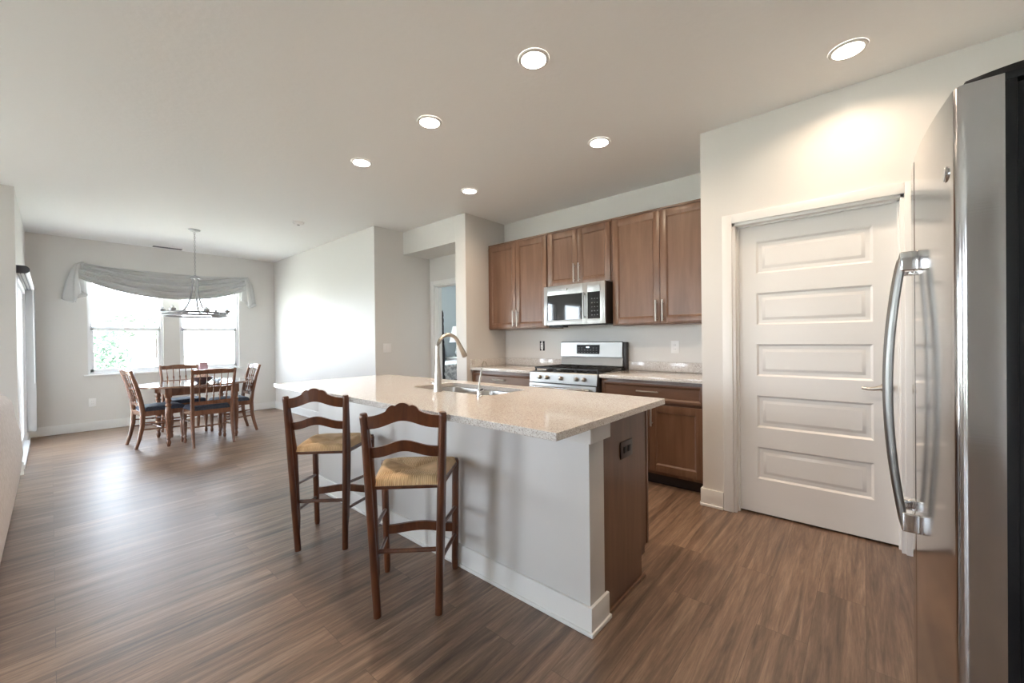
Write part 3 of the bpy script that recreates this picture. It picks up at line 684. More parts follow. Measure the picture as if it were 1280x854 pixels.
# island worktop with sink cut-out
CX0, CX1, CY0, CY1 = -3.50, -0.805, 1.148, 2.161
KX0, KX1, KY0, KY1 = -2.40, -1.645, 1.665, 2.035
def slab_hole():
    bm = bmesh.new()
    out = [(CX0, CY0), (CX1, CY0), (CX1, CY1), (CX0, CY1)]; r = 0.05; inn = []
    for cx_, cy_, a0 in ((KX1 - r, KY1 - r, 0), (KX0 + r, KY1 - r, 90), (KX0 + r, KY0 + r, 180), (KX1 - r, KY0 + r, 270)):
        for k in range(7):
            a_ = radians(a0 + k * 15); inn.append((cx_ + r * cos(a_), cy_ + r * sin(a_)))
    # quads between outer rectangle (resampled by direction) and the inner loop
    m_ = ((KX0 + KX1) / 2, (KY0 + KY1) / 2); oc = []
    corner_dirs = {0: (CX1, CY1), 1: (CX0, CY1), 2: (CX0, CY0), 3: (CX1, CY0)}
    for i, (x, y) in enumerate(inn):
        q = i // 7; k = i % 7; c_ = corner_dirs[q]
        if k < 3: oc.append({0: (CX1, y), 1: (x, CY1), 2: (CX0, y), 3: (x, CY0)}[q])
        elif k == 3: oc.append(c_)
        else: oc.append({0: (x, CY1), 1: (CX0, y), 2: (x, CY0), 3: (CX1, y)}[q])
    n_ = len(inn); a = M(); zt, zb = 0.914, 0.8825
    vs = [(x, y, zt) for x, y in inn] + [(x, y, zt) for x, y in oc] + [(x, y, zb) for x, y in inn] + [(x, y, zb) for x, y in oc]
    fs = []
    for i in range(n_):
        j = (i + 1) % n_
        fs += [(i, j, n_ + j, n_ + i), (2 * n_ + i, 3 * n_ + i, 3 * n_ + j, 2 * n_ + j), (i, 2 * n_ + i, 2 * n_ + j, j), (n_ + i, n_ + j, 3 * n_ + j, 3 * n_ + i)]
    bm.free(); return a.add(vs, fs)
ct = slab_hole().build('countertop', QUARTZ)
md = ct.modifiers.new('bevel', 'BEVEL'); md.width = 0.003; md.segments = 2; md.limit_method = 'ANGLE'; md.angle_limit = radians(60)
tag(ct, 'long speckled beige quartz worktop on the kitchen island', 'countertop')
# sink
o = ((KX0 + KX1) / 2, KY0, 0.88); sk = thing('sink', 'stainless double-bowl sink set under the island worktop', 'sink', o)
def bowl(x0, x1, y0, y1, z1, dep):
    def ring(ins, z, r):
        pts = []; X0, X1, Y0, Y1 = x0 + ins, x1 - ins, y0 + ins, y1 - ins
        for cx_, cy_, a0 in ((X1 - r, Y1 - r, 0), (X0 + r, Y1 - r, 90), (X0 + r, Y0 + r, 180), (X1 - r, Y0 + r, 270)):
            for k in range(7):
                a_ = radians(a0 + k * 15); pts.append((cx_ + r * cos(a_), cy_ + r * sin(a_), z))
        return pts
    L = [ring(-0.012, z1, 0.06), ring(0, z1, 0.055), ring(0.004, z1 - 0.02, 0.055), ring(0.012, z1 - dep + 0.03, 0.06), ring(0.035, z1 - dep, 0.05), ring(0.10, z1 - dep - 0.004, 0.03)]
    a = M(); vs = [p for r_ in L for p in r_]; n_ = 28
    fs = [(i * n_ + j, i * n_ + (j + 1) % n_, (i + 1) * n_ + (j + 1) % n_, (i + 1) * n_ + j) for i in range(len(L) - 1) for j in range(n_)] + [tuple((len(L) - 1) * n_ + j for j in range(n_))]
    return a.add(vs, fs)
xm = (KX0 + KX1) / 2
for a0, a1 in ((KX0 + 0.002, xm - 0.012), (xm + 0.012, KX1 - 0.002)):
    bo = bowl(a0, a1, KY0 + 0.002, KY1 - 0.002, 0.881, 0.20).build('bowl', SINKM, sk, o)
    M().lathe([(0.042, 0), (0.040, 0.004), (0.03, 0.002), (0.001, 0.001)], ((a0 + a1) / 2, (KY0 + KY1) / 2, 0.6775), 20).build('drain', CHROME, bo)
# faucet
fx, fy = -2.036, 1.612; o = (fx, fy, 0.914)
fc = thing('faucet', 'tall satin nickel gooseneck faucet on the island worktop', 'faucet', o)
M().lathe([(0.027, 0.0005), (0.027, 0.006), (0.0255, 0.012), (0.021, 0.09), (0.0155, 0.17), (0.0135, 0.215), (0.0135, 0.22)], (0, 0, 0), 24).build('faucet_base', NICKEL, fc)
pts = [(0, 0, 0.215)]; R = 0.092
for k in range(0, 13):
    a_ = pi - k * (pi * 0.86) / 12
    pts.append((0, R + R * cos(a_), 0.268 + R * sin(a_)))
e0, e1 = Vector(pts[-2]), Vector(pts[-1]); dr_ = (e1 - e0).normalized()
nk = M().tube(pts + [tuple(e1 + dr_ * 0.02)], 0.0125, 14).build('neck', NICKEL, fc)
M().tube([e1 + dr_ * 0.018, e1 + dr_ * 0.03, e1 + dr_ * 0.09, e1 + dr_ * 0.108, e1 + dr_ * 0.11], [0.0125, 0.0145, 0.0175, 0.0175, 0.014], 16).build('spray_head', NICKEL, fc)
M().tube([(-0.015, 0, 0.045), (-0.045, 0.0, 0.05)], [0.011, 0.010], 12).tube([(-0.038, 0, 0.05), (-0.062, -0.01, 0.062)], [0.008, 0.006], 10).build('lever', CHROME, fc)
ff = thing('filter_faucet', 'small slim chrome drinking-water tap right of the tall faucet', 'faucet', (-1.650, 1.60, 0.914))
M().lathe([(0.017, 0.0005), (0.017, 0.004), (0.013, 0.006), (0.013, 0.045), (0.010, 0.05), (0.001, 0.051)], (0, 0, 0), 16).build('tap_body', CHROME, ff)
M().tube([(0, 0, 0.045), (0.0, 0.002, 0.08), (0.0, 0.018, 0.145), (0.0, 0.028, 0.185), (0, 0.040, 0.2), (0, 0.052, 0.198), (0, 0.060, 0.186), (0, 0.063, 0.172)], 0.0042, 10).build('spout', NICKEL, ff)
M().tube([(0.010, 0, 0.04), (0.032, -0.004, 0.046)], 0.004, 8).build('lever', BLACK, ff)

# ------------------------------------------------------------------ fridge (faces the island)
fy0, fy1, fxc, fz = 1.27, 2.18, 0.149, 1.765
o = (0.5, fy0, 0); fg = thing('refrigerator', 'stainless side-by-side refrigerator with black sides at right edge', 'refrigerator', o)
M().box(0.232, fy0 + 0.008, 0.03, 0.93, fy1 - 0.008, 1.745, 0.004).build('fridge_body', FBODY, fg, o)
M().box(0.216, fy0 + 0.004, 0.08, 0.233, fy0 + 0.448, 1.75, 0.002).box(0.216, fy0 + 0.46, 0.08, 0.233, fy1 - 0.004, 1.75, 0.002).build('door_gasket', BLACK, fg, o)
M().box(0.24, fy0 + 0.03, 0.0005, 0.90, fy1 - 0.03, 0.03).build('base_grille', BLACK, fg, o)
ym = (fy0 + fy1) / 2
def fx_at(y): return fxc - 0.034 * (1 - ((y - ym) / (0.455)) ** 2)
def fdoor(y0, y1, rn, rf):
    out = []; n_ = 24; r = 0.016
    ys = [y0 + (y1 - y0) * k / n_ for k in range(n_ + 1)]
    pts = []
    for y in ys:
        x = fx_at(y); d = min(y - y0, y1 - y)
        if d < r: x += r - math.sqrt(max(0, r * r - (r - d) ** 2))
        pts.append((x, y))
    # finer points inside the rounded corners
    extra = []
    for k in range(1, 8):
        t_ = pi / 2 * k / 8
        for s_, yb in ((1, y0), (-1, y1)):
            d = r * (1 - cos(t_)); y = yb + s_ * d
            extra.append((fx_at(y) + r - r * sin(t_), y))
    pts = sorted(pts[1:-1] + extra, key=lambda p: p[1])
    poly = [(0.216, y0), (fx_at(y0) + r, y0)] + pts + [(fx_at(y1) + r, y1), (0.216, y1)]
    return M().prism(poly, 'z', 0.07, fz)
d1 = fdoor(fy0, fy0 + 0.450, 1, 0).build('door', FSTEEL, fg, o, angle=50)
d2 = fdoor(fy0 + 0.456, fy1, 0, 1).build('door', FSTEEL, fg, o, angle=50)
def fhandle(y, par):
    xs = fx_at(y); zt, zb = 1.478, 0.668; pts = []
    for k in range(25):
        t_ = k / 24; z = zt - (zt - zb) * t_
        pts.append((xs - 0.026 - 0.036 * sin(pi * t_) ** 0.8, y, z))
    M().tube(pts, 0.0105, 14, 1.35, ref=(0, 1, 0)).build('handle', STEEL, par)
    for z in (zt - 0.024, zb + 0.024):
        M().box(xs - 0.036, y - 0.019, z - 0.028, xs + 0.004, y + 0.019, z + 0.028, 0.006, 3).build('handle_bracket', CHROME, par)
fhandle(1.655, d1); fhandle(1.79, d2)
a = M().lathe([(0.018, 0.004), (0.018, -0.0012), (0.015, -0.002), (0.001, -0.0021)], (fx_at(1.335), 1.335, 1.60), 20, 'x').build('badge', CHROME, d1)
M().lathe([(0.0152, -0.0018), (0.0148, -0.0026), (0.001, -0.0028)], (fx_at(1.335), 1.335, 1.60), 20, 'x').build('badge_centre', mat('badge_grey', (0.25, 0.25, 0.27), 0.3, 0.6), d1)
a = M().surf(lambda u, v: (0.165 + 0.40 * u, fy0 + 0.006 + 0.09 * v, fz + 0.001 + (0.016 + 0.014 * sin(pi * min(1, u * 2.2)) * (1 if u < 0.45 else 0) + 0.035 * max(0, u - 0.35) * 1.6) * sin(pi * v) ** 0.35), 24, 8)
a.box(0.165, fy0 + 0.006, fz - 0.012, 0.60, fy0 + 0.096, fz + 0.004, 0.002)
a.build('hinge_cover', BLACK, fg, o)
M().box(0.165, fy1 - 0.096, fz - 0.012, 0.60, fy1 - 0.006, fz + 0.02, 0.008).build('hinge_cover', BLACK, fg, o)

# ------------------------------------------------------------------ bar stools
def make_stool(label, loc, rz):
    """faces +y; origin on the floor under the seat"""
    t = thing('bar_stool', label, 'stool', loc, rz, 'ladder-back stools at the island')
    def rear(s_): # bottom, seat, top
        return [Vector((s_ * 0.135, -0.205, 0.001)), Vector((s_ * 0.146, -0.195, 0.32)), Vector((s_ * 0.154, -0.198, 0.585)), Vector((s_ * 0.160, -0.225, 0.75)), Vector((s_ * 0.169, -0.262, 0.928))]
    def at(ps, z):
        for p, q in zip(ps, ps[1:]):
            if p.z <= z <= q.z: return p.lerp(q, (z - p.z) / (q.z - p.z))
        return ps[-1]
    R_, L_ = rear(1), rear(-1)
    for ps in (L_, R_):
        a = M(); zs = [0.001, 0.012, 0.2, 0.4, 0.585, 0.68, 0.75, 0.85, 0.912, 0.924, 0.928]
        rs = [0.0155, 0.019, 0.020, 0.0205, 0.0205, 0.020, 0.020, 0.019, 0.019, 0.017, 0.012]
        a.tube([at(ps, z) for z in zs], rs, 8, 1.0, ref=(0, 1, 0)); a.build('rear_leg', STOOL, t, angle=60)
    F = [(Vector((s_ * 0.180, 0.170, 0.001)), Vector((s_ * 0.190, 0.172, 0.600))) for s_ in (-1, 1)]
    for p, q in F:
        a = M(); a.tube([p.lerp(q, k) for k in (0, 0.03, 0.5, 0.97, 1)], [0.015, 0.0175, 0.019, 0.018, 0.012], 8, ref=(0, 1, 0)); a.build('front_leg', STOOL, t, angle=60)
    fat = lambda s_, z: F[0 if s_ < 0 else 1][0].lerp(F[0 if s_ < 0 else 1][1], z / 0.600)
    # seat rails and rush seat
    sz = 0.586
    c4 = [at(L_, sz), at(R_, sz), fat(1, sz - 0.012), fat(-1, sz - 0.012)]
    for k in range(4):
        p, q = c4[k], c4[(k + 1) % 4]
        M().tube([p, p.lerp(q, .5), q], 0.0115, 8).build('seat_rail', STOOL, t)
    corners = [c4[0] + Vector((0.004, -0.012, 0)), c4[1] + Vector((-0.004, -0.012, 0)), c4[2] + Vector((0.008, 0.008, 0)), c4[3] + Vector((-0.008, 0.008, 0))]
    def seat(u, v):
        p = corners[0].lerp(corners[1], u).lerp(corners[3].lerp(corners[2], u), v)
        e = min(u, 1 - u, v, 1 - v) * 2; round_ = (1 - (1 - min(1, e * 4)) ** 2) ** 0.5
        du, dv = abs(u - 0.5) * 2, abs(v - 0.5) * 2
        dip = 0.016 * (1 - max(du, dv)) + 0.012 * math.exp(-((du - dv) * 5) ** 2) * (1 - max(du, dv)) ** 0.5
        return (p.x, p.y, p.z + 0.040 * round_ + 0.008 - dip + 0.006 * round_ * (1 - dv))
    a = M().surf(seat, 40, 40)
    a.surf(lambda u, v: (lambda p: (p.x, p.y, p.z + 0.009 - 0.018 * (1 - (1 - min(1, min(u, 1 - u, v, 1 - v) * 8)) ** 2) ** 0.5))(corners[0].lerp(corners[1], u).lerp(corners[3].lerp(corners[2], u), v)), 20, 20)
    # the seat texture is centred on the seat
    st = a.build('rush_seat', RUSH, t, angle=70)
    # ladder slats
    def slat(zc, prof_top, prof_bot, name):
        a = M(); n_ = 80; vs = []
        for k in range(n_ + 1):
            u = k / n_; x = (u - 0.5) * 2
            zt_, zb_ = zc + prof_top(x), zc + prof_bot(x)
            p = at(L_, zc).lerp(at(R_, zc), u); bow = -0.018 * (1 - x * x)
            yb = lambda z: at(R_, min(0.927, z)).y
            for zz in (zt_, zb_):
                for d in (-0.007, 0.007): vs.append((p.x, yb(zz) + bow + d, zz))
        fs = []
        for k in range(n_):
            q = k * 4
            fs += [(q, q + 4, q + 5, q + 1), (q + 2, q + 3, q + 7, q + 6), (q, q + 2, q + 6, q + 4), (q + 1, q + 5, q + 7, q + 3)]
        fs += [(0, 1, 3, 2), (n_ * 4, n_ * 4 + 2, n_ * 4 + 3, n_ * 4 + 1)]
        a.add(vs, fs); a.build(name, STOOL, t, angle=50)
    def arch(x, w_=1.0): return math.exp(-(x / 0.52 * w_) ** 2)
    def crest(x):
        z = 0.020 + 0.050 * arch(x)
        for c_, h_, ww in ((0, 0.012, 0.19), (-0.30, 0.013, 0.11), (0.30, 0.013, 0.11)):
            d = (x - c_) / ww
            if abs(d) < 1: z += h_ * math.sqrt(1 - d * d)
        return z
    slat(0.892, crest, lambda x: -0.036 + 0.040 * arch(x), 'crest_rail')
    slat(0.754, lambda x: 0.017 + 0.036 * arch(x), lambda x: -0.030 + 0.034 * arch(x), 'back_slat')
    # stretchers
    M().tube([at(L_, 0.297), at(R_, 0.297)], 0.0105, 8).build('stretcher', STOOL, t)
    for s_, ps in ((-1, L_), (1, R_)):
        M().tube([at(ps, 0.398), fat(s_, 0.335)], 0.0095, 8).build('stretcher', STOOL, t)
        M().tube([at(ps, 0.245), fat(s_, 0.185)], 0.0095, 8).build('stretcher', STOOL, t)
    a = M(); n_ = 24; vs = []
    for k in range(n_ + 1):
        u = k / n_; p = fat(-1, 0.235).lerp(fat(1, 0.235), u); w_ = 0.008 * cos((u - .5) * 2 * pi)
        for zz in (p.z + 0.022 + w_, p.z - 0.024 + w_):
            for d in (-0.008, 0.008): vs.append((p.x, p.y + d, zz))
    fs = [(0, 1, 3, 2), (n_ * 4, n_ * 4 + 2, n_ * 4 + 3, n_ * 4 + 1)]
    for k in range(n_):
        q = k * 4; fs += [(q, q + 4, q + 5, q + 1), (q + 2, q + 3, q + 7, q + 6), (q, q + 2, q + 6, q + 4), (q + 1, q + 5, q + 7, q + 3)]
    a.add(vs, fs).build('footrest', STOOL, t)
    return t
st1 = make_stool('ladder-back rush-seat stool nearest the camera, in front of island middle', (-1.688, 1.184, 0), radians(45))
st2 = copy_tree(st1); st2.location = (-2.562, 1.185, 0); st2.rotation_euler.z = radians(44.5)
st2['label'] = 'ladder-back rush-seat stool farther back, towards the dining table'

# ------------------------------------------------------------------ dining set
TZ = 0.722
o = (-6.645, 1.265, 0); dt = thing('dining_table', 'oval brown dining table with turned legs under the chandelier', 'table', o)
def oval(a_, b_, p=2.6, n_=64):
    return [(a_ * abs(cos(t_)) ** (2 / p) * (1 if cos(t_) >= 0 else -1), b_ * abs(sin(t_)) ** (2 / p) * (1 if sin(t_) >= 0 else -1)) for t_ in [2 * pi * k / n_ for k in range(n_)]]
TOPM = wood('table_top_wood', (0.16, 0.085, 0.055), (0.30, 0.17, 0.11), 0.16, (6, 1, 1), 3, 1.0)
a = M().prism(oval(0.500, 0.595, 2.2), 'z', TZ - 0.024, TZ)
tp = a.build('tabletop', TOPM, dt); md = tp.modifiers.new('bevel', 'BEVEL'); md.width = 0.006; md.segments = 3; md.limit_method = 'ANGLE'; md.angle_limit = radians(50)
a = M()
ax_, ay_ = 0.35, 0.345
a.box(-ax_, -ay_ - 0.01, TZ - 0.115, ax_, -ay_ + 0.012, TZ - 0.0245, 0.002).box(-ax_, ay_ - 0.012, TZ - 0.115, ax_, ay_ + 0.01, TZ - 0.0245, 0.002)
a.box(-ax_ - 0.01, -ay_, TZ - 0.115, -ax_ + 0.012, ay_, TZ - 0.0245, 0.002).box(ax_ - 0.012, -ay_, TZ - 0.115, ax_ + 0.01, ay_, TZ - 0.0245, 0.002)
a.build('apron', CHAIR, dt)
for sx in (-1, 1):
    for sy in (-1, 1):
        cx_, cy_ = sx * ax_, sy * ay_
        a = M().box(cx_ - 0.033, cy_ - 0.033, TZ - 0.135, cx_ + 0.033, cy_ + 0.033, TZ - 0.0245, 0.004)
        a.lathe([(0.014, 0.001), (0.018, 0.02), (0.024, 0.045), (0.018, 0.07), (0.016, 0.085), (0.024, 0.10), (0.020, 0.12), (0.026, 0.20), (0.033, 0.38), (0.034, 0.44), (0.024, 0.475), (0.034, 0.495), (0.022, 0.52), (0.032, 0.55), (0.026, 0.575), (0.028, 0.59)], (cx_, cy_, 0), 16)
        a.build('leg', CHAIR, dt)

def make_chair(label, loc, rz):
    """spindle-back side chair facing +y"""
    t = thing('dining_chair', label, 'chair', loc, rz, 'spindle-back chairs around the dining table')
    def rp(s_): return [Vector((s_ * 0.200, -0.270, 0.001)), Vector((s_ * 0.199, -0.238, 0.12)), Vector((s_ * 0.198, -0.212, 0.26)), Vector((s_ * 0.197, -0.205, 0.42)), Vector((s_ * 0.199, -0.222, 0.56)), Vector((s_ * 0.205, -0.262, 0.75)), Vector((s_ * 0.212, -0.312, 0.925))]
    def at(ps, z):
        for p, q in zip(ps, ps[1:]):
            if p.z <= z <= q.z: return p.lerp(q, (z - p.z) / (q.z - p.z))
        return ps[-1]
    L_, R_ = rp(-1), rp(1)
    for ps in (L_, R_):
        M().tube(ps, [0.015, 0.018, 0.021, 0.023, 0.021, 0.019, 0.016], 8, 1.15, ref=(0, 1, 0)).build('rear_leg', CHAIR, t, angle=60)
    for s_ in (-1, 1):
        M().lathe([(0.014, 0.001), (0.019, 0.03), (0.013, 0.06), (0.020, 0.075), (0.014, 0.09), (0.022, 0.19), (0.024, 0.27), (0.015, 0.30), (0.023, 0.315), (0.020, 0.335), (0.023, 0.35), (0.023, 0.43)], (s_ * 0.205, 0.165, 0), 14).build('front_leg', CHAIR, t)
    a = M()
    a.prism([(-0.205, -0.218), (0.205, -0.218), (0.222, 0.190), (-0.222, 0.190)], 'z', 0.375, 0.432).build('seat_frame', CHAIR, t)
    def cush(u, v):
        w0, w1 = 0.195, 0.220; y = -0.195 + 0.40 * v; hw = w0 + (w1 - w0) * v; x = (u - .5) * 2 * hw
        e = (min(u, 1 - u, v, 1 - v) * 2); r = (1 - (1 - min(1, e * 5)) ** 2) ** 0.5
        return (x, y, 0.432 + 0.045 * r + 0.012 * sin(pi * u) * sin(pi * v))
    a = M().surf(cush, 20, 20)
    a.add([(-0.195, -0.195, 0.4325), (0.195, -0.195, 0.4325), (0.22, 0.205, 0.4325), (-0.22, 0.205, 0.4325)], [(0, 1, 2, 3)])
    a.build('seat_cushion', NAVY, t, angle=70)
    def rail(z, h0, fn, name, th=0.009):
        a = M(); n_ = 28; vs = []
        for k in range(n_ + 1):
            u = k / n_; x = (u - .5) * 2; p = at(L_, z).lerp(at(R_, z), u); b_ = -0.02 * (1 - x * x)
            for zz in (z + fn(x), z - h0):
                for d in (-th, th): vs.append((p.x, at(R_, zz).y + b_ + d, zz))
        fs = [(0, 1, 3, 2), (n_ * 4, n_ * 4 + 2, n_ * 4 + 3, n_ * 4 + 1)]
        for k in range(n_):
            q = k * 4; fs += [(q, q + 4, q + 5, q + 1), (q + 2, q + 3, q + 7, q + 6), (q, q + 2, q + 6, q + 4), (q + 1, q + 5, q + 7, q + 3)]
        a.add(vs, fs).build(name, CHAIR, t, angle=50)
    rail(0.905, 0.035, lambda x: 0.012 + 0.014 * math.exp(-(x / 0.55) ** 4) + 0.006 * math.exp(-((abs(x) - 0.8) / 0.12) ** 2), 'crest_rail', 0.011)
    rail(0.520, 0.022, lambda x: 0.022, 'lower_rail')
    rail(0.705, 0.010, lambda x: 0.012, 'middle_rail', 0.008)
    for k in range(5):
        u = (k + 1) / 6; x = (u - .5) * 2; b_ = Vector((0, -0.02 * (1 - x * x), 0))
        p = at(L_, 0.54).lerp(at(R_, 0.54), u) + b_; q = at(L_, 0.872).lerp(at(R_, 0.872), u) + b_
        M().turned(p, q, [(0, 0.005), (0.1, 0.0075), (0.2, 0.011), (0.26, 0.006), (0.32, 0.010), (0.38, 0.006), (0.6, 0.0075), (0.66, 0.011), (0.72, 0.006), (1, 0.005)], 8).build('spindle', CHAIR, t)
    tp_ = [(0, 0.007), (0.2, 0.010), (0.45, 0.009), (0.5, 0.013), (0.55, 0.009), (0.8, 0.010), (1, 0.007)]
    for s_ in (-1, 1):
        M().turned((s_ * 0.199, -0.222, 0.22), (s_ * 0.205, 0.165, 0.20), tp_, 8).build('stretcher', CHAIR, t)
        M().turned((s_ * 0.198, -0.210, 0.30), (s_ * 0.205, 0.165, 0.275), tp_, 8).build('stretcher', CHAIR, t)
    M().turned((-0.202, -0.03, 0.21), (0.202, -0.03, 0.21), tp_, 8).build('stretcher', CHAIR, t)
    return t
ch = make_chair('spindle-back chair nearest the camera, its back towards the kitchen', (-6.190, 1.290, 0), radians(90))
for lb, x, y, a_ in (('spindle-back chair at the left end of the dining table, by the sliding door', -6.640, 0.890, 6),
                     ('spindle-back chair at the right end of the dining table, by white wall', -6.672, 1.636, 180),
                     ('spindle-back chair on the window side of the dining table', -7.115, 1.215, -90)):
    c = copy_tree(ch); c.location = (x, y, 0); c.rotation_euler.z = radians(a_); c['label'] = lb

# on the table
bw = thing('bowl', 'dark wooden bowl of peach petals on the dining table', 'bowl', (-6.52, 1.300, TZ))
BOWLM = mat('bowl_wood', (0.10, 0.055, 0.06), 0.35)
M().lathe([(0.045, 0.0005), (0.06, 0.006), (0.095, 0.035), (0.115, 0.075), (0.109, 0.075), (0.088, 0.04), (0.05, 0.016), (0.001, 0.013)], (0, 0, 0), 28, cap=False).build('bowl_body', BOWLM, bw)
rnd = random.Random(5); a = M()
for _ in range(120):
    r = 0.10 * math.sqrt(rnd.random()); t_ = rnd.uniform(0, 2 * pi); p = Vector((r * cos(t_), r * sin(t_), 0.055 + 0.065 * (1 - (r / 0.1) ** 2) * rnd.uniform(.5, 1)))
    ax = Vector((rnd.uniform(-1, 1), rnd.uniform(-1, 1), rnd.uniform(-.6, .6))).normalized() * 0.016; bx_ = ax.cross(Vector((0, 0, 1))).normalized() * 0.012 + Vector((0, 0, rnd.uniform(-.006, .006)))
    a.add([p - ax, p + bx_, p + ax, p - bx_], [(0, 1, 2, 3)])
pt = a.build('petals', mat('petal', (0.72, 0.48, 0.38), 0.8), bw); pt['kind'] = 'stuff'
cn = thing('candle_holder', 'tall pale pink square candle holder behind the wooden bowl', 'candle holder', (-6.80, 1.365, TZ))
PINK = mat('pink_glass', (0.55, 0.36, 0.40), 0.2, trans=0.2)
M().lathe([(0.04, 0.0005), (0.04, 0.008), (0.012, 0.014), (0.009, 0.08), (0.014, 0.10), (0.009, 0.12), (0.03, 0.155)], (0, 0, 0), 16).build('stem', PINK, cn)
M().box(-0.045, -0.045, 0.155, 0.045, 0.045, 0.255, 0.006).build('cup', PINK, cn)
gv = thing('glass_dish', 'small clear glass dish beside the wooden bowl', 'dish', (-6.44, 1.435, TZ))
M().lathe([(0.03, 0.0005), (0.034, 0.004), (0.05, 0.03), (0.055, 0.05), (0.051, 0.05), (0.046, 0.03), (0.028, 0.010), (0.001, 0.009)], (0, 0, 0), 20, cap=False).build('dish_body', LGLASS, gv)

# ------------------------------------------------------------------ chandelier
cx_, cy_ = -6.685, 1.271
chn = thing('chandelier', 'ring chandelier of brushed metal hanging over the dining table', 'chandelier', (cx_, cy_, H))
M().lathe([(0.002, -0.032), (0.02, -0.030), (0.045, -0.022), (0.062, -0.012), (0.066, -0.0005)], (0, 0, 0), 24).build('canopy', CHM, chn)
a = M(); z = -0.032; k = 0
while z > -0.615:
    L = 0.034; pts = [((0.008 * cos(t_) if k % 2 else 0), (0 if k % 2 else 0.008 * cos(t_)), z - L / 2 + L / 2 * sin(t_)) for t_ in [2 * pi * i / 10 for i in range(11)]]
    a.tube(pts, 0.0024, 6); z -= 0.027; k += 1
a.build('chain', CHM, chn)
M().lathe([(0.006, -0.605), (0.05, -0.622), (0.055, -0.630), (0.055, -0.645), (0.02, -0.652), (0.001, -0.653)], (0, 0, 0), 24).build('top_plate', CHM, chn)
RR, RZ = 0.345, -1.14
a = M()
for zz in (RZ, RZ + 0.035):
    a.tube([(RR * cos(t_), RR * sin(t_), zz) for t_ in [2 * pi * i / 48 for i in range(49)]], 0.013, 8)
a.build('ring', CHM, chn)
AP = [(0.030, 0), (0.032, 0.15), (0.038, 0.35), (0.056, 0.55), (0.09, 0.74), (0.14, 0.88), (0.20, 0.96), (0.27, 0.99), (0.345, 1.0)]
for k in range(3):
    t_ = radians(1 + 120 * k)
    M().tube([(r_ * cos(t_), r_ * sin(t_), -0.640 + (RZ + 0.645) * f_) for r_, f_ in AP], 0.011, 8).build('arm', CHM, chn)
for k in range(6):
    t_ = radians(60 * k + 8); x, y = RR * cos(t_), RR * sin(t_)
    s_ = M().lathe([(0.010, 0.0), (0.030, 0.005), (0.034, 0.012), (0.036, 0.040), (0.032, 0.040), (0.030, 0.014), (0.001, 0.013)], (x, y, RZ + 0.040), 16).build('socket', CHM, chn)
    M().lathe([(0.008, 0.012), (0.012, 0.03), (0.018, 0.05), (0.016, 0.066), (0.001, 0.074)], (x, y, RZ + 0.041), 14).build('bulb', FROST, s_)

# ------------------------------------------------------------------ window swag
sw = thing('window_swag', 'grey fabric swag draped in folds over the two dining windows', 'curtain', (XW, 1.28, 2.2))
ya, yb_ = 0.265, 2.30
def swag(u, v):
    y = ya + (yb_ - ya) * u
    s_ = 4 * u * (1 - u)
    top = 2.388 + 0.010 * u - 0.050 * s_ ** 1.2
    bot = 2.175 - 0.245 * s_ ** 0.85
    # rows bunch towards the upper corners and spread in the middle
    w_ = v ** (1.0 + 0.5 * (1 - s_))
    zz = top + (bot - top) * w_
    ph = 4.0 * v + 0.9 * (u - 0.5) * (1 - v)
    ridge = (1 - abs(sin(pi * ph))) ** 1.5
    fold = 0.085 * ridge * (0.30 + 0.70 * s_ ** 0.5) * min(1, 6 * v) + 0.006 * sin(2 * pi * (9 * v + 3 * u))
    x = 0.050 + 0.075 * s_ * sin(pi * min(1, v * 0.8 + 0.1)) ** 0.7 + fold + 0.02 * v
    return (x, y - 1.28, zz - 2.2)
M().surf(swag, 80, 90).build('swag_drape', SWAG, sw, angle=80, thick=0.003)
for sg, yc, nm in ((-1, 0.245, 'tail'), (1, 2.325, 'tail')):
    def tail(u, v, sg=sg, yc=yc):
        ang = 2 * pi * u; env = 0.056 + 0.030 * v
        wob = 0.030 * sin(4 * ang + 1.3 + 1.5 * v) * (0.5 + v)
        zt_ = 2.385 + 0.02 * cos(ang); zb_ = (1.865 if sg < 0 else 1.905) + 0.05 * sin(2 * ang + 0.6) + (0.07 if cos(ang) * sg < -0.2 else 0)
        sl = -sg * 0.03 * math.exp(-(v / 0.25) ** 2)
        return (0.068 + (0.045 + 0.25 * wob) * sin(ang) * (0.5 + 0.5 * v ** 0.5), yc - 1.28 + sl + (env + wob) * cos(ang) * (0.55 + 0.45 * v ** 0.5) + sg * 0.015 * v, zt_ + (zb_ - zt_) * v - 2.2)
    M().surf(tail, 48, 20).build(nm, SWAG, sw, angle=80, thick=0.003)
M().tube([(0.030, ya - 1.28, 0.125), (0.030, yb_ - 1.28, 0.125)], 0.008, 10).build('rod', CHM, sw)
for y in (ya + 0.02, yb_ - 0.02): M().box(0.0005, y - 1.28 - 0.01, 0.115, 0.032, y - 1.28 + 0.01, 0.135).build('bracket', CHM, sw)

